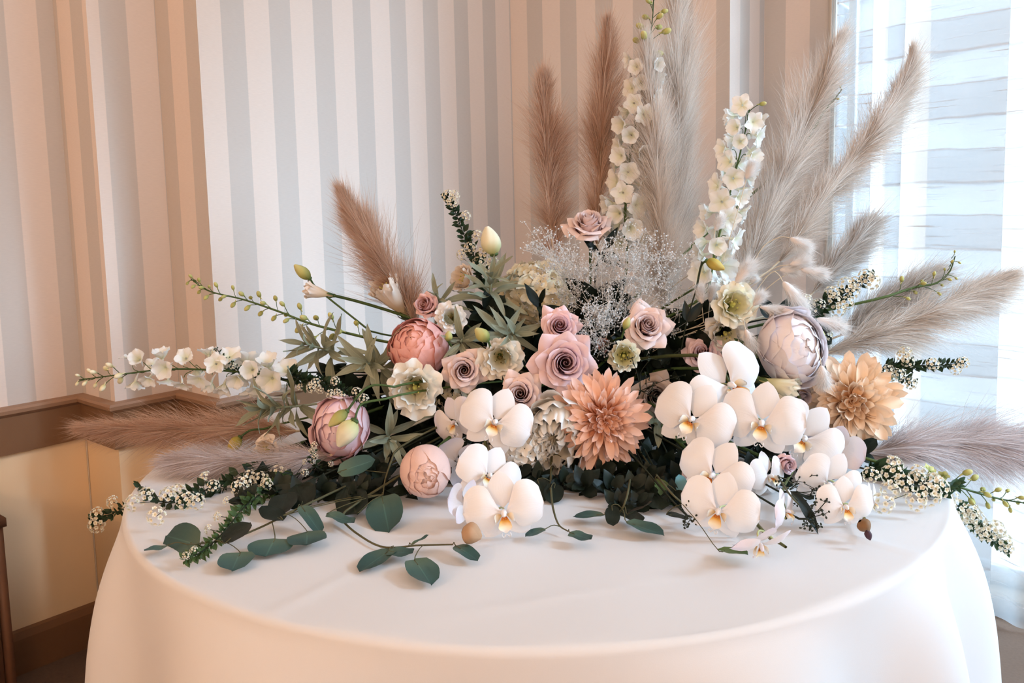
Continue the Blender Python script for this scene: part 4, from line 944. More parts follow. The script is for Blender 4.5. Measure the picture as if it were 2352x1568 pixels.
eucalyptus('eucalyptus twig with two leaves between the orchids and the dahlia', [(1265, 1120, None, 1.44), (1270, 1165, .03), (1283, 1204, .012), (1305, 1220, .008)],
    [(1253, 1214, 1206, 1230, 34, .012, .006, 't'), (1308, 1222, 1358, 1244, 46, .012, .006, 't'), (1235, 1100, 1250, 1150, 50, 1.46, 1.42, 'c', 'dark'), (1275, 1110, 1268, 1155, 48, 1.45, 1.41, 'c', 'dark'), (1290, 1050, 1340, 1110, 60, 1.55, 1.50, 'c', 'dark')])
eucalyptus('dark eucalyptus branch below the peach dahlia', [(1450, 1080, None, 1.52), (1440, 1140, .04), (1420, 1180, .015), (1390, 1182, .012)],
    [(1388, 1182, 1316, 1184, 46, .01, .006, 't'), (1406, 1160, 1408, 1212, 36, .03, .006, 't', 'dark'), (1438, 1198, 1526, 1228, 58, .014, .004, 't'), (1420, 1172, 1476, 1196, 50, .012, .01, 't', 'dark'), (1440, 1180, 1500, 1160, 50, .03, .05, 't', 'dark')])
eucalyptus('eucalyptus sprig with one pale blue leaf beside the trailing orchids', [(1500, 1080, None, 1.50), (1540, 1130, .06), (1580, 1165, .03), (1612, 1186, .012)],
    [(1574, 1148, 1560, 1088, 32, 1.38, 1.40, 'c', 'blue'), (1505, 1100, 1556, 1162, 34, 1.42, 1.38, 'c', 'long'), (1648, 1262, 1718, 1272, 44, .006, .012, 't'), (1530, 1180, 1582, 1190, 36, .02, .012, 't', 'dark'), (1500, 1120, 1520, 1180, 60, 1.42, 1.36, 'c', 'dark')], GLEAF)
eucalyptus('long leaved eucalyptus sprig by the small yellow throated orchids', [(1780, 1080, None, 1.50), (1810, 1130, .06), (1850, 1175, .02)],
    [(1815, 1128, 1888, 1218, 34, .05, .004, 't', 'long'), (1830, 1120, 1870, 1150, 24, 1.42, 1.40, 'c', 'dark')], DARK)
# seeded eucalyptus: twigs with tiny dark seed heads
def seeded(label, px, py, d, size, seed):
    r = np.random.default_rng(seed); d = clear(px, py, size * .6, d, .006); ft = foot(); root = thing('seeded_eucalyptus', label, 'eucalyptus', ft, 'seeded eucalyptus sprigs')
    P = at(px, py, d); s = size * d / F; tw = MB(); sd = MB()
    base = P - view_dir(.3, .4, .8) * s * .5
    for i in range(9):
        q = P + (RT * r.uniform(-.6, .6) + UP * r.uniform(-.6, .6) - FW * r.uniform(-.1, .3)) * s
        m = (base + q) / 2 + r.normal(0, .08, 3) * s; tw.add(*tube(spline([base, m, q], 7) - ft, .0007, 4))
        for k in range(5):
            e = q + r.normal(0, .09, 3) * s; e[2] = max(e[2], TZ + .004); tw.add(*tube(np.array([q, (q + e) / 2, e]) - ft, .0005, 3)); sd.add(*ellipsoid(e - ft, .0016, .0022, 5, 6, r.normal(0, 1, 3)))
    tw.add(*tube(bez(base, base - UP * .03, ft + np.array([0, 0, .05]) + (base - ft) * .3, ft, 10) - ft, .0018, 5))
    obj('twigs', tw.mesh('twigs'), DKSTEM, root); tag(obj('seed_heads', sd.mesh('seeds'), DKSTEM, root), kind='stuff')
seeded('dark seeded eucalyptus sprig across the shaded taupe rose', 1495, 880, 1.55, 105, 1)
seeded('dark seeded eucalyptus sprig under the trailing orchids', 1605, 1180, 1.42, 60, 2)
seeded('dark seeded eucalyptus sprig behind the small yellow throated orchid', 1872, 1186, 1.45, 56, 3)
seeded('dark seeded eucalyptus sprig between the two orchid trails', 1830, 1120, 1.52, 80, 4)

# ------------------------------------------------------------------ white clustered spirea sprays
TL = [leaf_mesh('tiny_leaf', 1, .27, .15, .2, .0, .75, 1), leaf_mesh('tiny_leaf', 1, .22, -.1, .3, .0, .8, 2)]
def cluster_mesh(seed):
    r = np.random.default_rng(seed); b = MB(); one = floret_geo(1, .55, 5); V1 = np.concatenate(one.V); F1 = np.concatenate(one.F); U1 = np.concatenate(one.U)
    for k in range(15):
        z = 1 - 1.1 * (k + .5) / 15; ph = k * GA; q = math.sqrt(max(0, 1 - z * z)); v = np.array([q * math.cos(ph), q * math.sin(ph), z])
        M = np.array(basis((0, 0, 0), unit(v + r.normal(0, .15, 3)), np.array([.1, 1, .2])).to_3x3())
        b.add((V1 * .27) @ M.T + v * .8 * np.array([1, 1, .7]), F1, U1)
    return b.mesh('flower_cluster')
CM_ = [cluster_mesh(1), cluster_mesh(2)]
def spirea(label, path, nl, ncl, Lpx, Cpx, seed, clusters_at=None, side=1.0, lmat=None):
    """path: (px, py, depth) from tip to base"""
    r = np.random.default_rng(seed); ft = foot(); root = thing('spirea_spray', label, 'spirea', ft, 'white spirea sprays')
    pts = [at(x, y, clear(x, y, 6, d, .01) if x < 2170 and x > 300 else d) for x, y, d in path]; c = spline(pts, 40); d0 = path[0][2]
    base = pts[-1]; cc = np.concatenate([c, bez(base, base + unit(pts[-1] - pts[-2]) * .05, ft + np.array([0, 0, .05]) + (base - ft) * .25, ft, 9)[1:]])
    obj('stem', MB().add(*tube(cc - ft, np.linspace(.0008, .002, len(cc)), 5)).mesh('stem'), DKSTEM, root)
    T = unit(pts[0] - pts[-1])
    for i in range(nl):
        t = (i + r.uniform(0, 1)) / nl; p = c[min(39, int(t * 39))]; ph = i * GA
        side_v = unit(np.cross(T, FW)); o = side_v * math.cos(ph) - FW * math.sin(ph)
        y = unit(T * r.uniform(.2, .8) + o); hint = unit(-FW + .6 * r.normal(0, 1, 3)); nn = unit(hint - y * np.dot(hint, y)); x = np.cross(y, nn)
        L = Lpx * d0 / F * r.uniform(.7, 1.2) * (.6 + .5 * t); p = p + o * r.uniform(0, .35) * L
        if p[2] < TZ + .005 and abs(p[0] - TC[0]) < .75: p = np.array([p[0], p[1], TZ + .006])
        M = Matrix(((x[0] * L, y[0] * L, nn[0] * L, p[0]), (x[1] * L, y[1] * L, nn[1] * L, p[1]), (x[2] * L, y[2] * L, nn[2] * L, p[2]), (0, 0, 0, 1)))
        obj('leaf', TL[i % 2], lmat or SPL, root, rel(root, M))
    for i in range(ncl):
        if clusters_at: qx, qy = clusters_at[i % len(clusters_at)][:2]; j = int(np.argmin([np.hypot(qx - a[0], qy - a[1]) for a in path])); p = at(qx, qy, clear(qx, qy, Cpx * .5, path[j][2] - .01) if 300 < qx < 2170 else path[j][2] - .01); q = c[int(np.argmin(np.linalg.norm(c - p, axis=1)))]; o = unit(p - q + UP * .002)
        else:
            t = (i + .5 * r.uniform(0, 1)) / ncl; q = c[min(39, int(t * 39))]; o = unit(np.cross(T, FW) * r.uniform(-1, 1) - FW * r.uniform(0, .6)) * side; p = q + o * Lpx * d0 / F * r.uniform(.5, 1.1)
        s = Cpx * .5 * d0 / F * r.uniform(.8, 1.15)
        obj('flower_cluster', CM_[i % 2], SPF, root, rel(root, basis(p, unit(o + view_dir(0, .2, .8) * .9), None, r.uniform(0, 90), s)))
        obj('twig', MB().add(*tube(np.array([q, (p + q) / 2 + UP * .001, p]) - ft, .0006, 4)).mesh('twig'), DKSTEM, root)
spirea('white spirea spray leaning out over the warm end of the cloth', [(215, 1195, 1.60), (300, 1165, 1.58), (400, 1150, 1.52), (500, 1115, 1.52), (600, 1085, 1.55), (680, 1070, 1.58)], 210, 20, 26, 36, 1,
       [(222, 1180), (222, 1206), (258, 1152), (300, 1168), (305, 1155), (335, 1138), (360, 1185), (385, 1135), (410, 1125), (425, 1150), (452, 1152), (470, 1095), (490, 1115), (545, 1120), (560, 1110), (575, 1095), (600, 1100), (612, 1112), (640, 1085), (645, 1078)])
spirea('green tipped spirea spray lying on the cloth beside a round eucalyptus leaf', [(425, 1285, 1.30), (470, 1262, 1.32), (520, 1215, 1.36), (560, 1165, 1.42), (620, 1120, 1.48), (680, 1090, 1.52)], 230, 7, 24, 24, 2, [(428, 1275), (445, 1262), (478, 1215), (500, 1185), (520, 1150), (700, 1085), (720, 1035)], lmat=petal('fern_leaf', [(0, (60, 82, 44)), (1, (84, 108, 62))], .1, .5, .2, 0))
spirea('upright spirea sprig rising beside the cream bud', [(1025, 445, 1.80), (1045, 485, 1.80), (1062, 530, 1.80), (1085, 580, 1.80), (1110, 625, 1.80), (1120, 660, 1.80)], 150, 11, 22, 32, 3, [(1030, 450), (1045, 448), (1040, 465), (1070, 495), (1098, 540), (1080, 568), (1060, 585), (1100, 605), (1112, 580), (1128, 620), (1132, 600)])
spirea('dark spirea sprig with tiny clusters resting on the pink peony', [(840, 925, 1.55), (790, 895, 1.57), (740, 880, 1.58), (690, 870, 1.62), (660, 860, 1.66)], 150, 10, 22, 24, 4, [(770, 875), (775, 900), (785, 910), (735, 895), (715, 890), (690, 888), (820, 900), (835, 915), (760, 905), (725, 880)])
spirea('small spirea tip above the white delphinium stalk', [(497, 800, 1.74), (515, 822, 1.74), (535, 840, 1.74), (560, 860, 1.74)], 34, 3, 14, 16, 5)
spirea('spirea tip with tiny clusters between pink peony and mauve grey pampas', [(722, 1020, 1.50), (718, 1045, 1.50), (720, 1065, 1.52), (740, 1080, 1.54)], 20, 6, 14, 18, 6, [(722, 1022), (716, 1035), (724, 1048), (718, 1060), (760, 1065), (700, 1060)])
spirea('white spirea sprig in front of the grey pampas near the curtain', [(2005, 632, 1.74), (1970, 650, 1.74), (1930, 680, 1.74), (1890, 700, 1.73), (1860, 730, 1.72)], 120, 13, 22, 38, 7, [(1990, 635), (2003, 645), (1965, 650), (1945, 655), (1910, 672), (1915, 690), (1945, 695), (1925, 712), (1880, 700), (1868, 708), (1850, 688), (1960, 670), (1900, 770)])
spirea('slim spirea sprig pointing straight at the sheer curtain', [(2215, 833, 1.70), (2170, 838, 1.70), (2120, 840, 1.70), (2075, 838, 1.70), (2030, 845, 1.70)], 120, 8, 20, 32, 8, [(2212, 832), (2195, 848), (2142, 836), (2085, 830), (2080, 808), (2050, 855), (2046, 862), (2075, 818)])
spirea('short spirea twig drooping beside the apricot dahlia', [(2095, 882, 1.69), (2075, 862, 1.69), (2050, 848, 1.69), (2025, 845, 1.69)], 40, 4, 22, 32, 9, [(2092, 880), (2060, 890), (2065, 860), (2040, 850)])
spirea('long white spirea spray arching over the window end of the cloth', [(2312, 1262, 1.52), (2260, 1222, 1.50), (2210, 1170, 1.49), (2150, 1125, 1.48), (2090, 1105, 1.48), (2030, 1085, 1.50), (1980, 1075, 1.52)], 280, 24, 27, 46, 10,
       [(2310, 1255), (2300, 1240), (2268, 1220), (2255, 1222), (2240, 1195), (2225, 1190), (2200, 1180), (2195, 1165), (2170, 1155), (2155, 1120), (2148, 1100), (2110, 1085), (2105, 1098), (2070, 1115), (2050, 1090), (2055, 1065), (2045, 1125), (2000, 1090), (2105, 1150), (2135, 1135), (2230, 1178), (2290, 1215), (2180, 1140), (2028, 1155)], lmat=petal('mid_leaf', [(0, (44, 68, 44)), (1, (60, 88, 58))], .12, .5, .2, 0))

# ------------------------------------------------------------------ delphinium stalks
DF = [floret_geo(1, .35, 5, True).mesh('delphinium_floret'), floret_geo(1, .80, 5, True).mesh('delphinium_floret'), floret_geo(1, 1.05, 5, True).mesh('delphinium_floret')]
DB = MB().add(*ellipsoid((0, 0, 0), .5, .8, 8, 8)).add(*tube(np.array([(0, 0, -.5), (0, .1, -1.0), (0, .35, -1.35)]), np.array([.2, .13, .05]), 6)).mesh('delphinium_bud')
def delphinium(label, path, nbud, nflo, Bpx, Fpx, seed, petal_m='delph', bud_m='budg', spread=1.0, bf=None):
    r = np.random.default_rng(seed); ft = foot(); root = thing('delphinium', label, 'delphinium', ft, 'delphinium stalks')
    pts = [at(*p) for p in path]; c = spline(pts, 60); base = pts[-1]
    cc = np.concatenate([c, bez(base, base + unit(pts[-1] - pts[-2]) * .06, ft + np.array([0, 0, .05]) + (base - ft) * .25, ft, 9)[1:]])
    obj('stem', MB().add(*tube(cc - ft, np.linspace(.0011, .0034, len(cc)), 6)).mesh('stem'), GREEN, root)
    T = unit(pts[0] - pts[-1]); side = unit(np.cross(T, FW)); N = nbud + nflo; d0 = path[0][2]
    for i in range(N):
        bud = i < nbud; b_ = nbud / N if bf is None else bf; t = b_ * i / max(1, nbud) if bud else b_ + (1 - b_) * (i - nbud) / max(1, nflo); q = c[min(59, int((t ** 1.0) * 59))]; ph = i * GA + r.uniform(-.3, .3)
        o = side * math.cos(ph) - FW * math.sin(ph) * .8
        s = (Bpx * lerp(.55, 1.1, i / max(1, nbud)) if bud else Fpx * lerp(.75, 1.05, (i - nbud) / max(1, nflo))) * .5 * d0 / F * r.uniform(.85, 1.1)
        reach = (lerp(.5, 1.6, i / max(1, nbud)) * Bpx if bud else Fpx * .46) * d0 / F * spread
        p = q + o * reach * r.uniform(.7, 1.2) + T * reach * .4
        n = unit(o + T * (.7 if bud else .1) - np.array([0, 0, .35]) + (0 if bud else -FW * .35))
        obj('bud' if bud else 'floret', DB if bud else DF[i % 3], PM[bud_m if bud else petal_m], root, rel(root, basis(p, n, None, r.uniform(0, 360), s)))
        obj('pedicel', MB().add(*tube(bez(q - T * .01, q + o * reach * .3, p - n * s * 1.2, p - n * s * .6, 7) - ft, .0008, 4)).mesh('pedicel'), GREEN, root)
delphinium('white delphinium stalk stretching flat across the striped wall', [(182, 872, 1.72), (260, 862, 1.72), (380, 848, 1.73), (500, 850, 1.74), (600, 860, 1.75), (690, 882, 1.76)], 12, 32, 24, 68, 1, bud_m='budc', bf=.30)
delphinium('green delphinium stalk of closed buds reaching up past the narrow blush lisianthus', [(438, 640, 1.78), (480, 668, 1.78), (560, 688, 1.78), (640, 715, 1.77), (720, 745, 1.76), (840, 775, 1.76)], 34, 0, 25, 40, 2, spread=.9)
delphinium('tall white delphinium stalk between the highest pampas plumes', [(1502, -12, 1.86), (1498, 50, 1.86), (1488, 110, 1.86), (1475, 200, 1.86), (1458, 300, 1.86), (1442, 400, 1.86), (1436, 500, 1.85), (1440, 585, 1.84)], 13, 46, 30, 66, 3, bf=.36)
delphinium('white delphinium stalk standing before the plume that leans to the curtain', [(1724, 240, 1.76), (1712, 300, 1.76), (1698, 360, 1.75), (1680, 430, 1.75), (1662, 500, 1.74), (1642, 580, 1.73), (1628, 660, 1.72)], 2, 36, 26, 68, 4)
delphinium('green delphinium tip with drooping buds over the window end of the cloth', [(2362, 1156, 1.52), (2300, 1146, 1.52), (2240, 1130, 1.51), (2180, 1110, 1.50), (2110, 1090, 1.50)], 18, 4, 27, 36, 5, petal_m='budg')
delphinium('thin green bud sprig crossing the pale pampas by the curtain', [(2194, 588, 1.78), (2180, 625, 1.78), (2150, 650, 1.78), (2100, 660, 1.78), (2040, 680, 1.77)], 15, 0, 17, 30, 6, bud_m='dgreen' if 'dgreen' in PM else 'budg', spread=1.3)
delphinium('hidden green bud tip poking from behind the leaning pampas plume', [(1934, 205, 1.90), (1915, 230, 1.90), (1890, 260, 1.90), (1850, 330, 1.90)], 3, 0, 14, 30, 7, spread=.9)

# ------------------------------------------------------------------ pampas grass
def ribbons(P0, P1, P2, wdir, w0, rnd):
    n = len(P0); V = np.empty((n, 5, 3)); V[:, 0] = P0 - wdir * w0; V[:, 1] = P0 + wdir * w0; V[:, 2] = P1 + wdir * w0 * .8; V[:, 3] = P1 - wdir * w0 * .8; V[:, 4] = P2
    b = (np.arange(n) * 5)[:, None]
    F1 = np.concatenate([b + np.array([[0, 1, 2]]), b + np.array([[0, 2, 3]]), b + np.array([[3, 2, 4]])])
    uv = np.empty((n, 5, 2)); uv[..., 0] = rnd[:, None]; uv[..., 1] = np.array([0, 0, .5, .5, 1]); return V.reshape(-1, 3), F1, uv.reshape(-1, 2)
def plume_geo(c, hw, n, seed, hair, env_tip=.25, env_base=.35, droop=.10, nb=90, wid=.00042, clump=.18, tail=.32):
    """hairs on branchlets around an axis c (base to tip)"""
    r = np.random.default_rng(seed); m = len(c)
    T = np.gradient(c, axis=0); T /= np.linalg.norm(T, axis=1)[:, None]
    sb = r.random(nb) ** .85; ab = r.random(nb) * 2 * math.pi; bl = r.uniform(.65, 1.4, nb)
    k = r.integers(0, nb, n); s = np.clip(sb[k] + r.normal(0, .035, n), 0, 1); an = ab[k] + r.normal(0, clump, n)
    fi = s * (m - 1); i0 = np.minimum(fi.astype(int), m - 2); fr = (fi - i0)[:, None]
    C = c[i0] * (1 - fr) + c[i0 + 1] * fr; Tt = T[i0]
    a = np.array([.3, .2, 1.0]); N = np.cross(Tt, a); N /= np.linalg.norm(N, axis=1)[:, None] + 1e-9; B = np.cross(Tt, N)
    rad = N * np.cos(an)[:, None] + B * np.sin(an)[:, None]
    env = np.clip(np.minimum(env_base + s / .22, 1), 0, 1) * np.clip(env_tip + (1 - s) / tail, 0, 1)
    L = hair * (.55 + .6 * r.random(n)) * bl[k] * (.45 + .55 * env)
    ro = hw * env * (.25 + .75 * r.random(n) ** .55) * bl[k] * np.where(r.random(n) < .12, 1.45, 1.0); ro = np.minimum(ro, L * .85)
    al = np.sqrt(np.maximum(L * L - ro * ro, 1e-8))
    g = np.array([0, 0, -1.0])
    P0 = C + rad * hw * .04; j = r.normal(0, .14, (n, 3)) * L[:, None]
    P1 = C + Tt * (al * .5)[:, None] + rad * (ro * .62)[:, None] + g * (droop * .2 * L)[:, None] + j * .4
    P2 = C + Tt * al[:, None] + rad * ro[:, None] + g * (droop * L)[:, None] + j
    wd_ = np.cross(Tt, r.normal(0, 1, (n, 3))); wd_ /= np.linalg.norm(wd_, axis=1)[:, None] + 1e-9
    return ribbons(P0, P1, P2, wd_, wid * r.uniform(.7, 1.3, n)[:, None], np.clip(r.random(n) * .8 + .1 * bl[k], 0, 1))
TANP = strand_mat('tan_pampas_hair', (196, 156, 128), (244, 220, 200), .6); PALEP = strand_mat('pale_pampas_hair', (224, 211, 200), (252, 244, 236), .6)
GREYP = strand_mat('grey_pampas_hair', (196, 186, 178), (246, 240, 234), .6); MAUVEP = strand_mat('mauve_grey_pampas_hair', (206, 188, 184), (250, 244, 244), .6)
def pampas(label, path, wpx, n, mat, seed, hair=.11, **kw):
    """path: (px, py, depth) from tip to plume base"""
    ft = foot(); root = thing('pampas_plume', label, 'pampas grass', ft, 'pampas grass plumes')
    pts = [at(*p) for p in path][::-1]; c = spline(pts, 30); hw = wpx * .56 * path[0][2] / F
    L = np.linalg.norm(c[-1] - c[0]); h = min(hair * .84, L * .42)
    # the hairs run past the axis end, so stop the axis short of the tip
    T = unit(c[-1] - c[-6]); ln = np.concatenate([[0], np.cumsum(np.linalg.norm(np.diff(c, axis=0), axis=1))]); keep = ln <= ln[-1] - h * .42; c = c[keep]
    V, Fc, uv = plume_geo(c, hw, n, seed, h, **kw)
    tag(obj('plume', mesh('plume', V - ft, Fc, uv, smooth=False), mat, root), kind='stuff')
    base = c[0]; cc = np.concatenate([c[::-1], bez(base, base - unit(c[3] - c[0]) * .08, ft + np.array([0, 0, .06]) + (base - ft) * .2, ft, 10)[1:]])
    obj('stem', MB().add(*tube(cc - ft, np.linspace(.0008, .0030, len(cc)), 6)).mesh('stem'), PALESTEM, root)
pampas('long tan pampas plume lying flat above the warm end of the cloth', [(160, 980, 1.78), (280, 985, 1.77), (420, 985, 1.75), (560, 985, 1.73), (680, 990, 1.72)], 103, 7722, TANP, 1, .12, env_tip=.12, tail=.6)
pampas('short mauve grey pampas plume resting just over the cloth', [(355, 1052, 1.60), (450, 1060, 1.60), (560, 1058, 1.58), (700, 1050, 1.56), (760, 1045, 1.56)], 82, 8108, MAUVEP, 2, .09)
pampas('tan pampas plume leaning over the blush bell lisianthus', [(768, 415, 1.82), (815, 500, 1.81), (865, 580, 1.80), (915, 660, 1.80), (960, 760, 1.79)], 143, 8316, TANP, 3, .12, droop=0, env_tip=.1, tail=.6)
pampas('bushy tan pampas plume behind the cream hydrangea', [(1248, 150, 1.90), (1252, 260, 1.90), (1258, 380, 1.90), (1265, 500, 1.89), (1272, 620, 1.88)], 152, 9652, TANP, 4, .11, clump=.3, env_tip=.15, tail=.45)
pampas('slim dark tan pampas plume behind the upright blush rose', [(1400, 10, 1.92), (1392, 120, 1.92), (1385, 250, 1.92), (1378, 400, 1.91), (1372, 560, 1.90)], 116, 8910, TANP, 5, .13, env_tip=.12, tail=.5)
pampas('pale pampas plume right beside the tall delphinium stalk', [(1472, 55, 1.84), (1488, 150, 1.84), (1502, 300, 1.84), (1515, 450, 1.83), (1525, 620, 1.82), (1532, 720, 1.81)], 136, 13513, PALEP, 6, .14, env_tip=.12, tail=.55)
pampas('tallest pale pampas plume upright behind the delphinium spire', [(1552, -90, 1.94), (1556, 40, 1.94), (1560, 200, 1.93), (1560, 350, 1.92), (1555, 520, 1.91), (1545, 660, 1.90)], 123, 13513, PALEP, 7, .15)
pampas('broad pale pampas plume leaning towards the edge of the curtain', [(1944, 55, 1.94), (1905, 150, 1.93), (1850, 290, 1.91), (1790, 440, 1.88), (1735, 580, 1.85), (1700, 680, 1.83)], 138, 14478, PALEP, 8, .13, env_tip=.12, tail=.34)
pampas('pale pampas plume with a thin curved tip against the bright curtain', [(2096, 80, 1.94), (2085, 180, 1.93), (2020, 290, 1.92), (1940, 390, 1.90), (1870, 490, 1.87), (1790, 600, 1.84)], 125, 13513, PALEP, 9, .12, env_tip=.04, tail=.42)
pampas('loose grey pampas plume behind the fluffy bunny tails', [(2025, 495, 1.88), (1975, 545, 1.87), (1920, 610, 1.86), (1860, 680, 1.84)], 103, 6949, GREYP, 10, .10, clump=.12)
pampas('silvery pampas plume under the thin green bud sprig', [(2170, 620, 1.84), (2100, 660, 1.84), (2020, 710, 1.83), (1930, 770, 1.81)], 82, 6949, GREYP, 11, .11)
pampas('long beige pampas plume stretched across the bright curtain', [(2352, 610, 1.80), (2260, 665, 1.80), (2150, 710, 1.79), (2030, 765, 1.78), (1900, 810, 1.77)], 120, 13127, PALEP, 12, .12, droop=.2, env_tip=.1, tail=.45)
pampas('wide silvery pampas plume drooping past the window end of the cloth', [(2440, 1050, 1.66), (2340, 1035, 1.65), (2230, 1020, 1.64), (2110, 1020, 1.63), (1990, 1040, 1.62)], 156, 13127, MAUVEP, 13, .14, droop=.15)

# ------------------------------------------------------------------ bunny tail grass
BUN = strand_mat('bunny_tail_hair', (244, 238, 234), (255, 254, 252), .4); BCORE = plain('bunny_tail_core', (250, 240, 234), .8, .2)
def bunny(label, bx, by, tx, ty, wpx, d, via, seed):
    ft = foot(); root = thing('bunny_tail', label, 'bunny tail grass', ft, 'bunny tail grass heads')
    A, B = at(bx, by, d), at(tx, ty, d - .006); ax = unit(B - A); L = np.linalg.norm(B - A); hw = wpx * .5 * d / F
    obj('seed_head', MB().add(*ellipsoid((A + B * 1) / 2 - ft - ax * L * .12, hw * .68, L * .37, 10, 10, ax)).mesh('seed_head'), BCORE, root)
    c = A + (B - A) * np.linspace(.02, .62, 12)[:, None]
    V, Fc, uv = plume_geo(c, hw * 1.35, 2200, seed, L * .46, env_tip=.5, env_base=.45, droop=.05, nb=300, wid=.00022, clump=.5)
    tag(obj('bristles', mesh('bristles', V - ft, Fc, uv, smooth=False), BUN, root), kind='stuff')
    pts = [A] + [at(x, y, d + .012 * (i + 1)) for i, (x, y) in enumerate(via)]
    s = spline(pts, 12) if len(pts) > 1 else np.array([A])
    e = s[-1]; dr = unit(s[-1] - s[-2]) if len(s) > 1 else -ax
    s = np.concatenate([s, bez(e, e + dr * .02 + FW * .06, ft + np.array([0, 0, .06]) + (e - ft) * .2, ft, 10)[1:]])
    obj('stem', MB().add(*tube(s - ft, .0009, 5)).mesh('stem'), PALESTEM, root)
HUB = (1690, 740)
for k, (bx, by, tx, ty, wp, d, via, label) in enumerate([
    (1714, 412, 1742, 358, 30, 1.70, [(1690, 500), (1660, 600)], 'highest bunny tail, lying over the white delphinium florets'),
    (1642, 530, 1666, 490, 22, 1.70, [(1635, 590)], 'small bunny tail low on the white delphinium stalk'),
    (1814, 546, 1874, 578, 28, 1.68, [(1790, 545), (1750, 570), (1715, 640)], 'bunny tail at the end of the curved straw stem'),
    (1814, 608, 1872, 592, 24, 1.67, [(1780, 615), (1730, 650)], 'bunny tail just below the one on the curved straw stem'),
    (1790, 620, 1845, 622, 24, 1.68, [(1770, 628), (1725, 660)], 'bunny tail overlapping another end to end'),
    (1838, 618, 1912, 632, 26, 1.67, [(1790, 640), (1730, 690)], 'long bunny tail nearest to the grey pampas'),
    (1798, 646, 1860, 724, 36, 1.64, [(1786, 628), (1768, 628), (1720, 690)], 'large drooping bunny tail above the pale pink peony'),
    (1744, 704, 1812, 718, 20, 1.62, [(1720, 730)], 'bunny tail lying along the top of the pale pink peony'),
    (1796, 738, 1868, 734, 24, 1.62, [(1770, 720), (1735, 690)], 'bunny tail resting on the crown of the pale pink peony'),
    (1874, 732, 1958, 758, 32, 1.64, [(1830, 735), (1780, 730)], 'bunny tail pointing at the long beige pampas'),
    (1722, 648, 1746, 632, 20, 1.66, [(1712, 670)], 'short bunny tail beside the yellow throated lisianthus'),
    (1690, 650, 1740, 588, 34, 1.64, [(1680, 690)], 'upright bunny tail above the yellow throated lisianthus'),
    (1730, 702, 1762, 664, 24, 1.61, [(1715, 720)], 'fluffy bunny tail against the rim of the yellow throated lisianthus'),
    (1712, 756, 1736, 812, 24, 1.60, [(1708, 735)], 'bunny tail hanging beside the frilly white lisianthus'),
    (1886, 838, 1896, 902, 30, 1.56, [(1882, 815), (1870, 780)], 'bunny tail dangling over the apricot dahlia'),
    (1612, 700, 1606, 648, 22, 1.66, [(1616, 740)], 'upright bunny tail next to the tall dark stem'),
    (1630, 694, 1644, 646, 22, 1.68, [(1626, 740)], 'bunny tail touching the frilly white lisianthus from behind')]):
    bunny(label, bx, by, tx, ty, wp, d, via, 400 + k)

# ------------------------------------------------------------------ baby's breath
GYPF = plain('tiny_white_blossom', (255, 254, 253), .7, .35); GYPS = plain('pale_twig', (250, 246, 240), .6, .3)
def gyp(label, bx, by, d, targets, nper, seed, spread=26):
    r = np.random.default_rng(seed); ft = foot(); root = thing('babys_breath', label, "baby's breath", ft, "baby's breath sprays")
    base = at(bx, by, d); tw = MB(); fl = MB(); o1 = np.array([(1, 0, 0), (-.5, .87, 0), (-.5, -.87, 0), (0, 0, .9), (0, 0, -.9)], float); of = np.array([(0, 1, 3), (1, 2, 3), (2, 0, 3), (1, 0, 4), (2, 1, 4), (0, 2, 4)])
    tri = []; 
    for (tx, ty) in targets:
        e = at(tx, ty, d + r.uniform(-.03, .03)); m = (base + e) / 2 + r.normal(0, .010, 3); c = spline([base, m, e], 8); tw.add(*tube(c - ft, np.linspace(.0006, .0004, 8), 4))
        for i in range(nper):
            j = r.integers(6, 8); q = c[j]; s1 = e + (RT * r.normal(0, 1) + UP * r.normal(.15, 1) + FW * r.normal(0, .8)) * spread * d / F
            k1 = (q + s1) / 2 + r.normal(0, .003, 3); tw.add(*tube(np.array([q, k1, s1]) - ft, .00032, 3))
            for _ in range(5):
                p = s1 + r.normal(0, .0055, 3); tw.add(*tube(np.array([s1, (s1 + p) / 2, p]) - ft, .00025, 3))
                tri.append((p, r.uniform(.0019, .0032)))
    Ps = np.array([t_[0] for t_ in tri]) - ft; Ss = np.array([t_[1] for t_ in tri]); rot = r.normal(0, 1, (len(tri), 3)); rot /= np.linalg.norm(rot, axis=1)[:, None]
    V = (o1[None] * Ss[:, None, None]); ax = np.cross(rot[:, None, :], V); V = V * .5 + ax * .8 + Ps[:, None, :]
    fc = (np.arange(len(tri)) * 5)[:, None, None] + of[None]
    tag(obj('blossoms', mesh('blossoms', V.reshape(-1, 3), fc.reshape(-1, 3), np.zeros((len(tri) * 5, 2)), smooth=False), GYPF, root), kind='stuff')
    tw.add(*tube(bez(base, base - UP * .04, ft + np.array([0, 0, .06]) + (base - ft) * .25, ft, 9) - ft, .0012, 5))
    tag(obj('twigs', tw.mesh('twigs'), GYPS, root), kind='stuff')
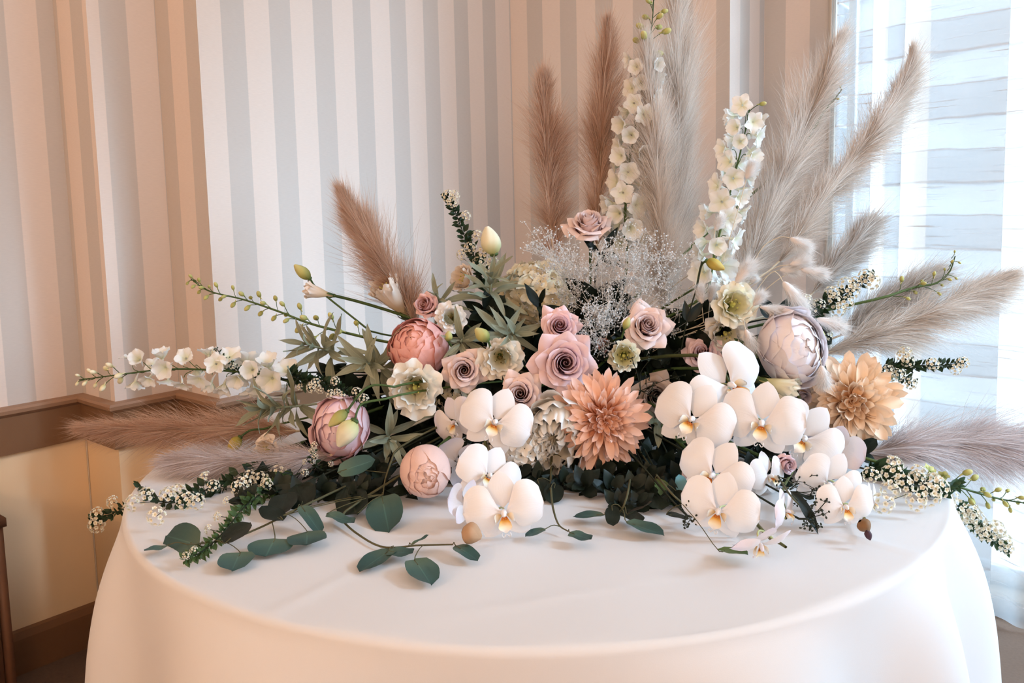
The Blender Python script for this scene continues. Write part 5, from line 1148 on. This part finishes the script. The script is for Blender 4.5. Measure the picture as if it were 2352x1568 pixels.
gyp("baby's breath cloud in front of the cream hydrangea", 1390, 740, 1.70, [(1245, 560), (1270, 580), (1265, 610), (1300, 600), (1330, 620), (1290, 640), (1320, 660), (1350, 640), (1310, 690)], 22, 1)
gyp("baby's breath cloud around the stem of the upright blush rose", 1400, 740, 1.68, [(1380, 590), (1410, 600), (1440, 590), (1400, 640), (1430, 650), (1460, 620), (1390, 680), (1370, 640), (1465, 560), (1420, 700)], 24, 2)
gyp("baby's breath strands hanging between garden peony and cupped lisianthus", 1400, 690, 1.64, [(1350, 740), (1370, 720), (1385, 750), (1355, 770), (1375, 790), (1390, 720)], 20, 3, 18)
gyp("baby's breath cloud above the beige pink rose", 1430, 740, 1.70, [(1480, 600), (1500, 640), (1520, 600), (1540, 640), (1480, 660), (1450, 690), (1510, 690), (1545, 590)], 18, 4)
gyp("baby's breath wisps beside the tall dark stem", 1560, 830, 1.72, [(1560, 700), (1580, 740), (1545, 760), (1600, 760), (1590, 690)], 9, 5)
# the tall dark stem among them
ft = foot(); dk = thing('dark_stem', 'tall dark green stem with two narrow leaves below the yellow green bud', 'stem', ft)
c = np.concatenate([spline([at(1612, 600, 1.66), at(1600, 660, 1.66), at(1578, 735, 1.66), at(1565, 800, 1.68)], 14), bez(at(1565, 800, 1.68), at(1560, 850, 1.70), ft + np.array([0, 0, .1]), ft, 8)[1:]])
obj('stem', MB().add(*tube(c - ft, .0016, 6)).mesh('stem'), DKSTEM, dk)
for (bx, by, tx, ty) in ((1578, 738, 1618, 690), (1578, 738, 1574, 690)):
    A, B = at(bx, by, 1.655), at(tx, ty, 1.65); y = unit(B - A); L = np.linalg.norm(B - A); nn = unit(-FW + y * np.dot(FW, y)); x = np.cross(y, nn)
    obj('leaf', TL[0], DARK, dk, rel(dk, Matrix(((x[0] * L * .7, y[0] * L, nn[0] * L, A[0]), (x[1] * L * .7, y[1] * L, nn[1] * L, A[1]), (x[2] * L * .7, y[2] * L, nn[2] * L, A[2]), (0, 0, 0, 1)))))
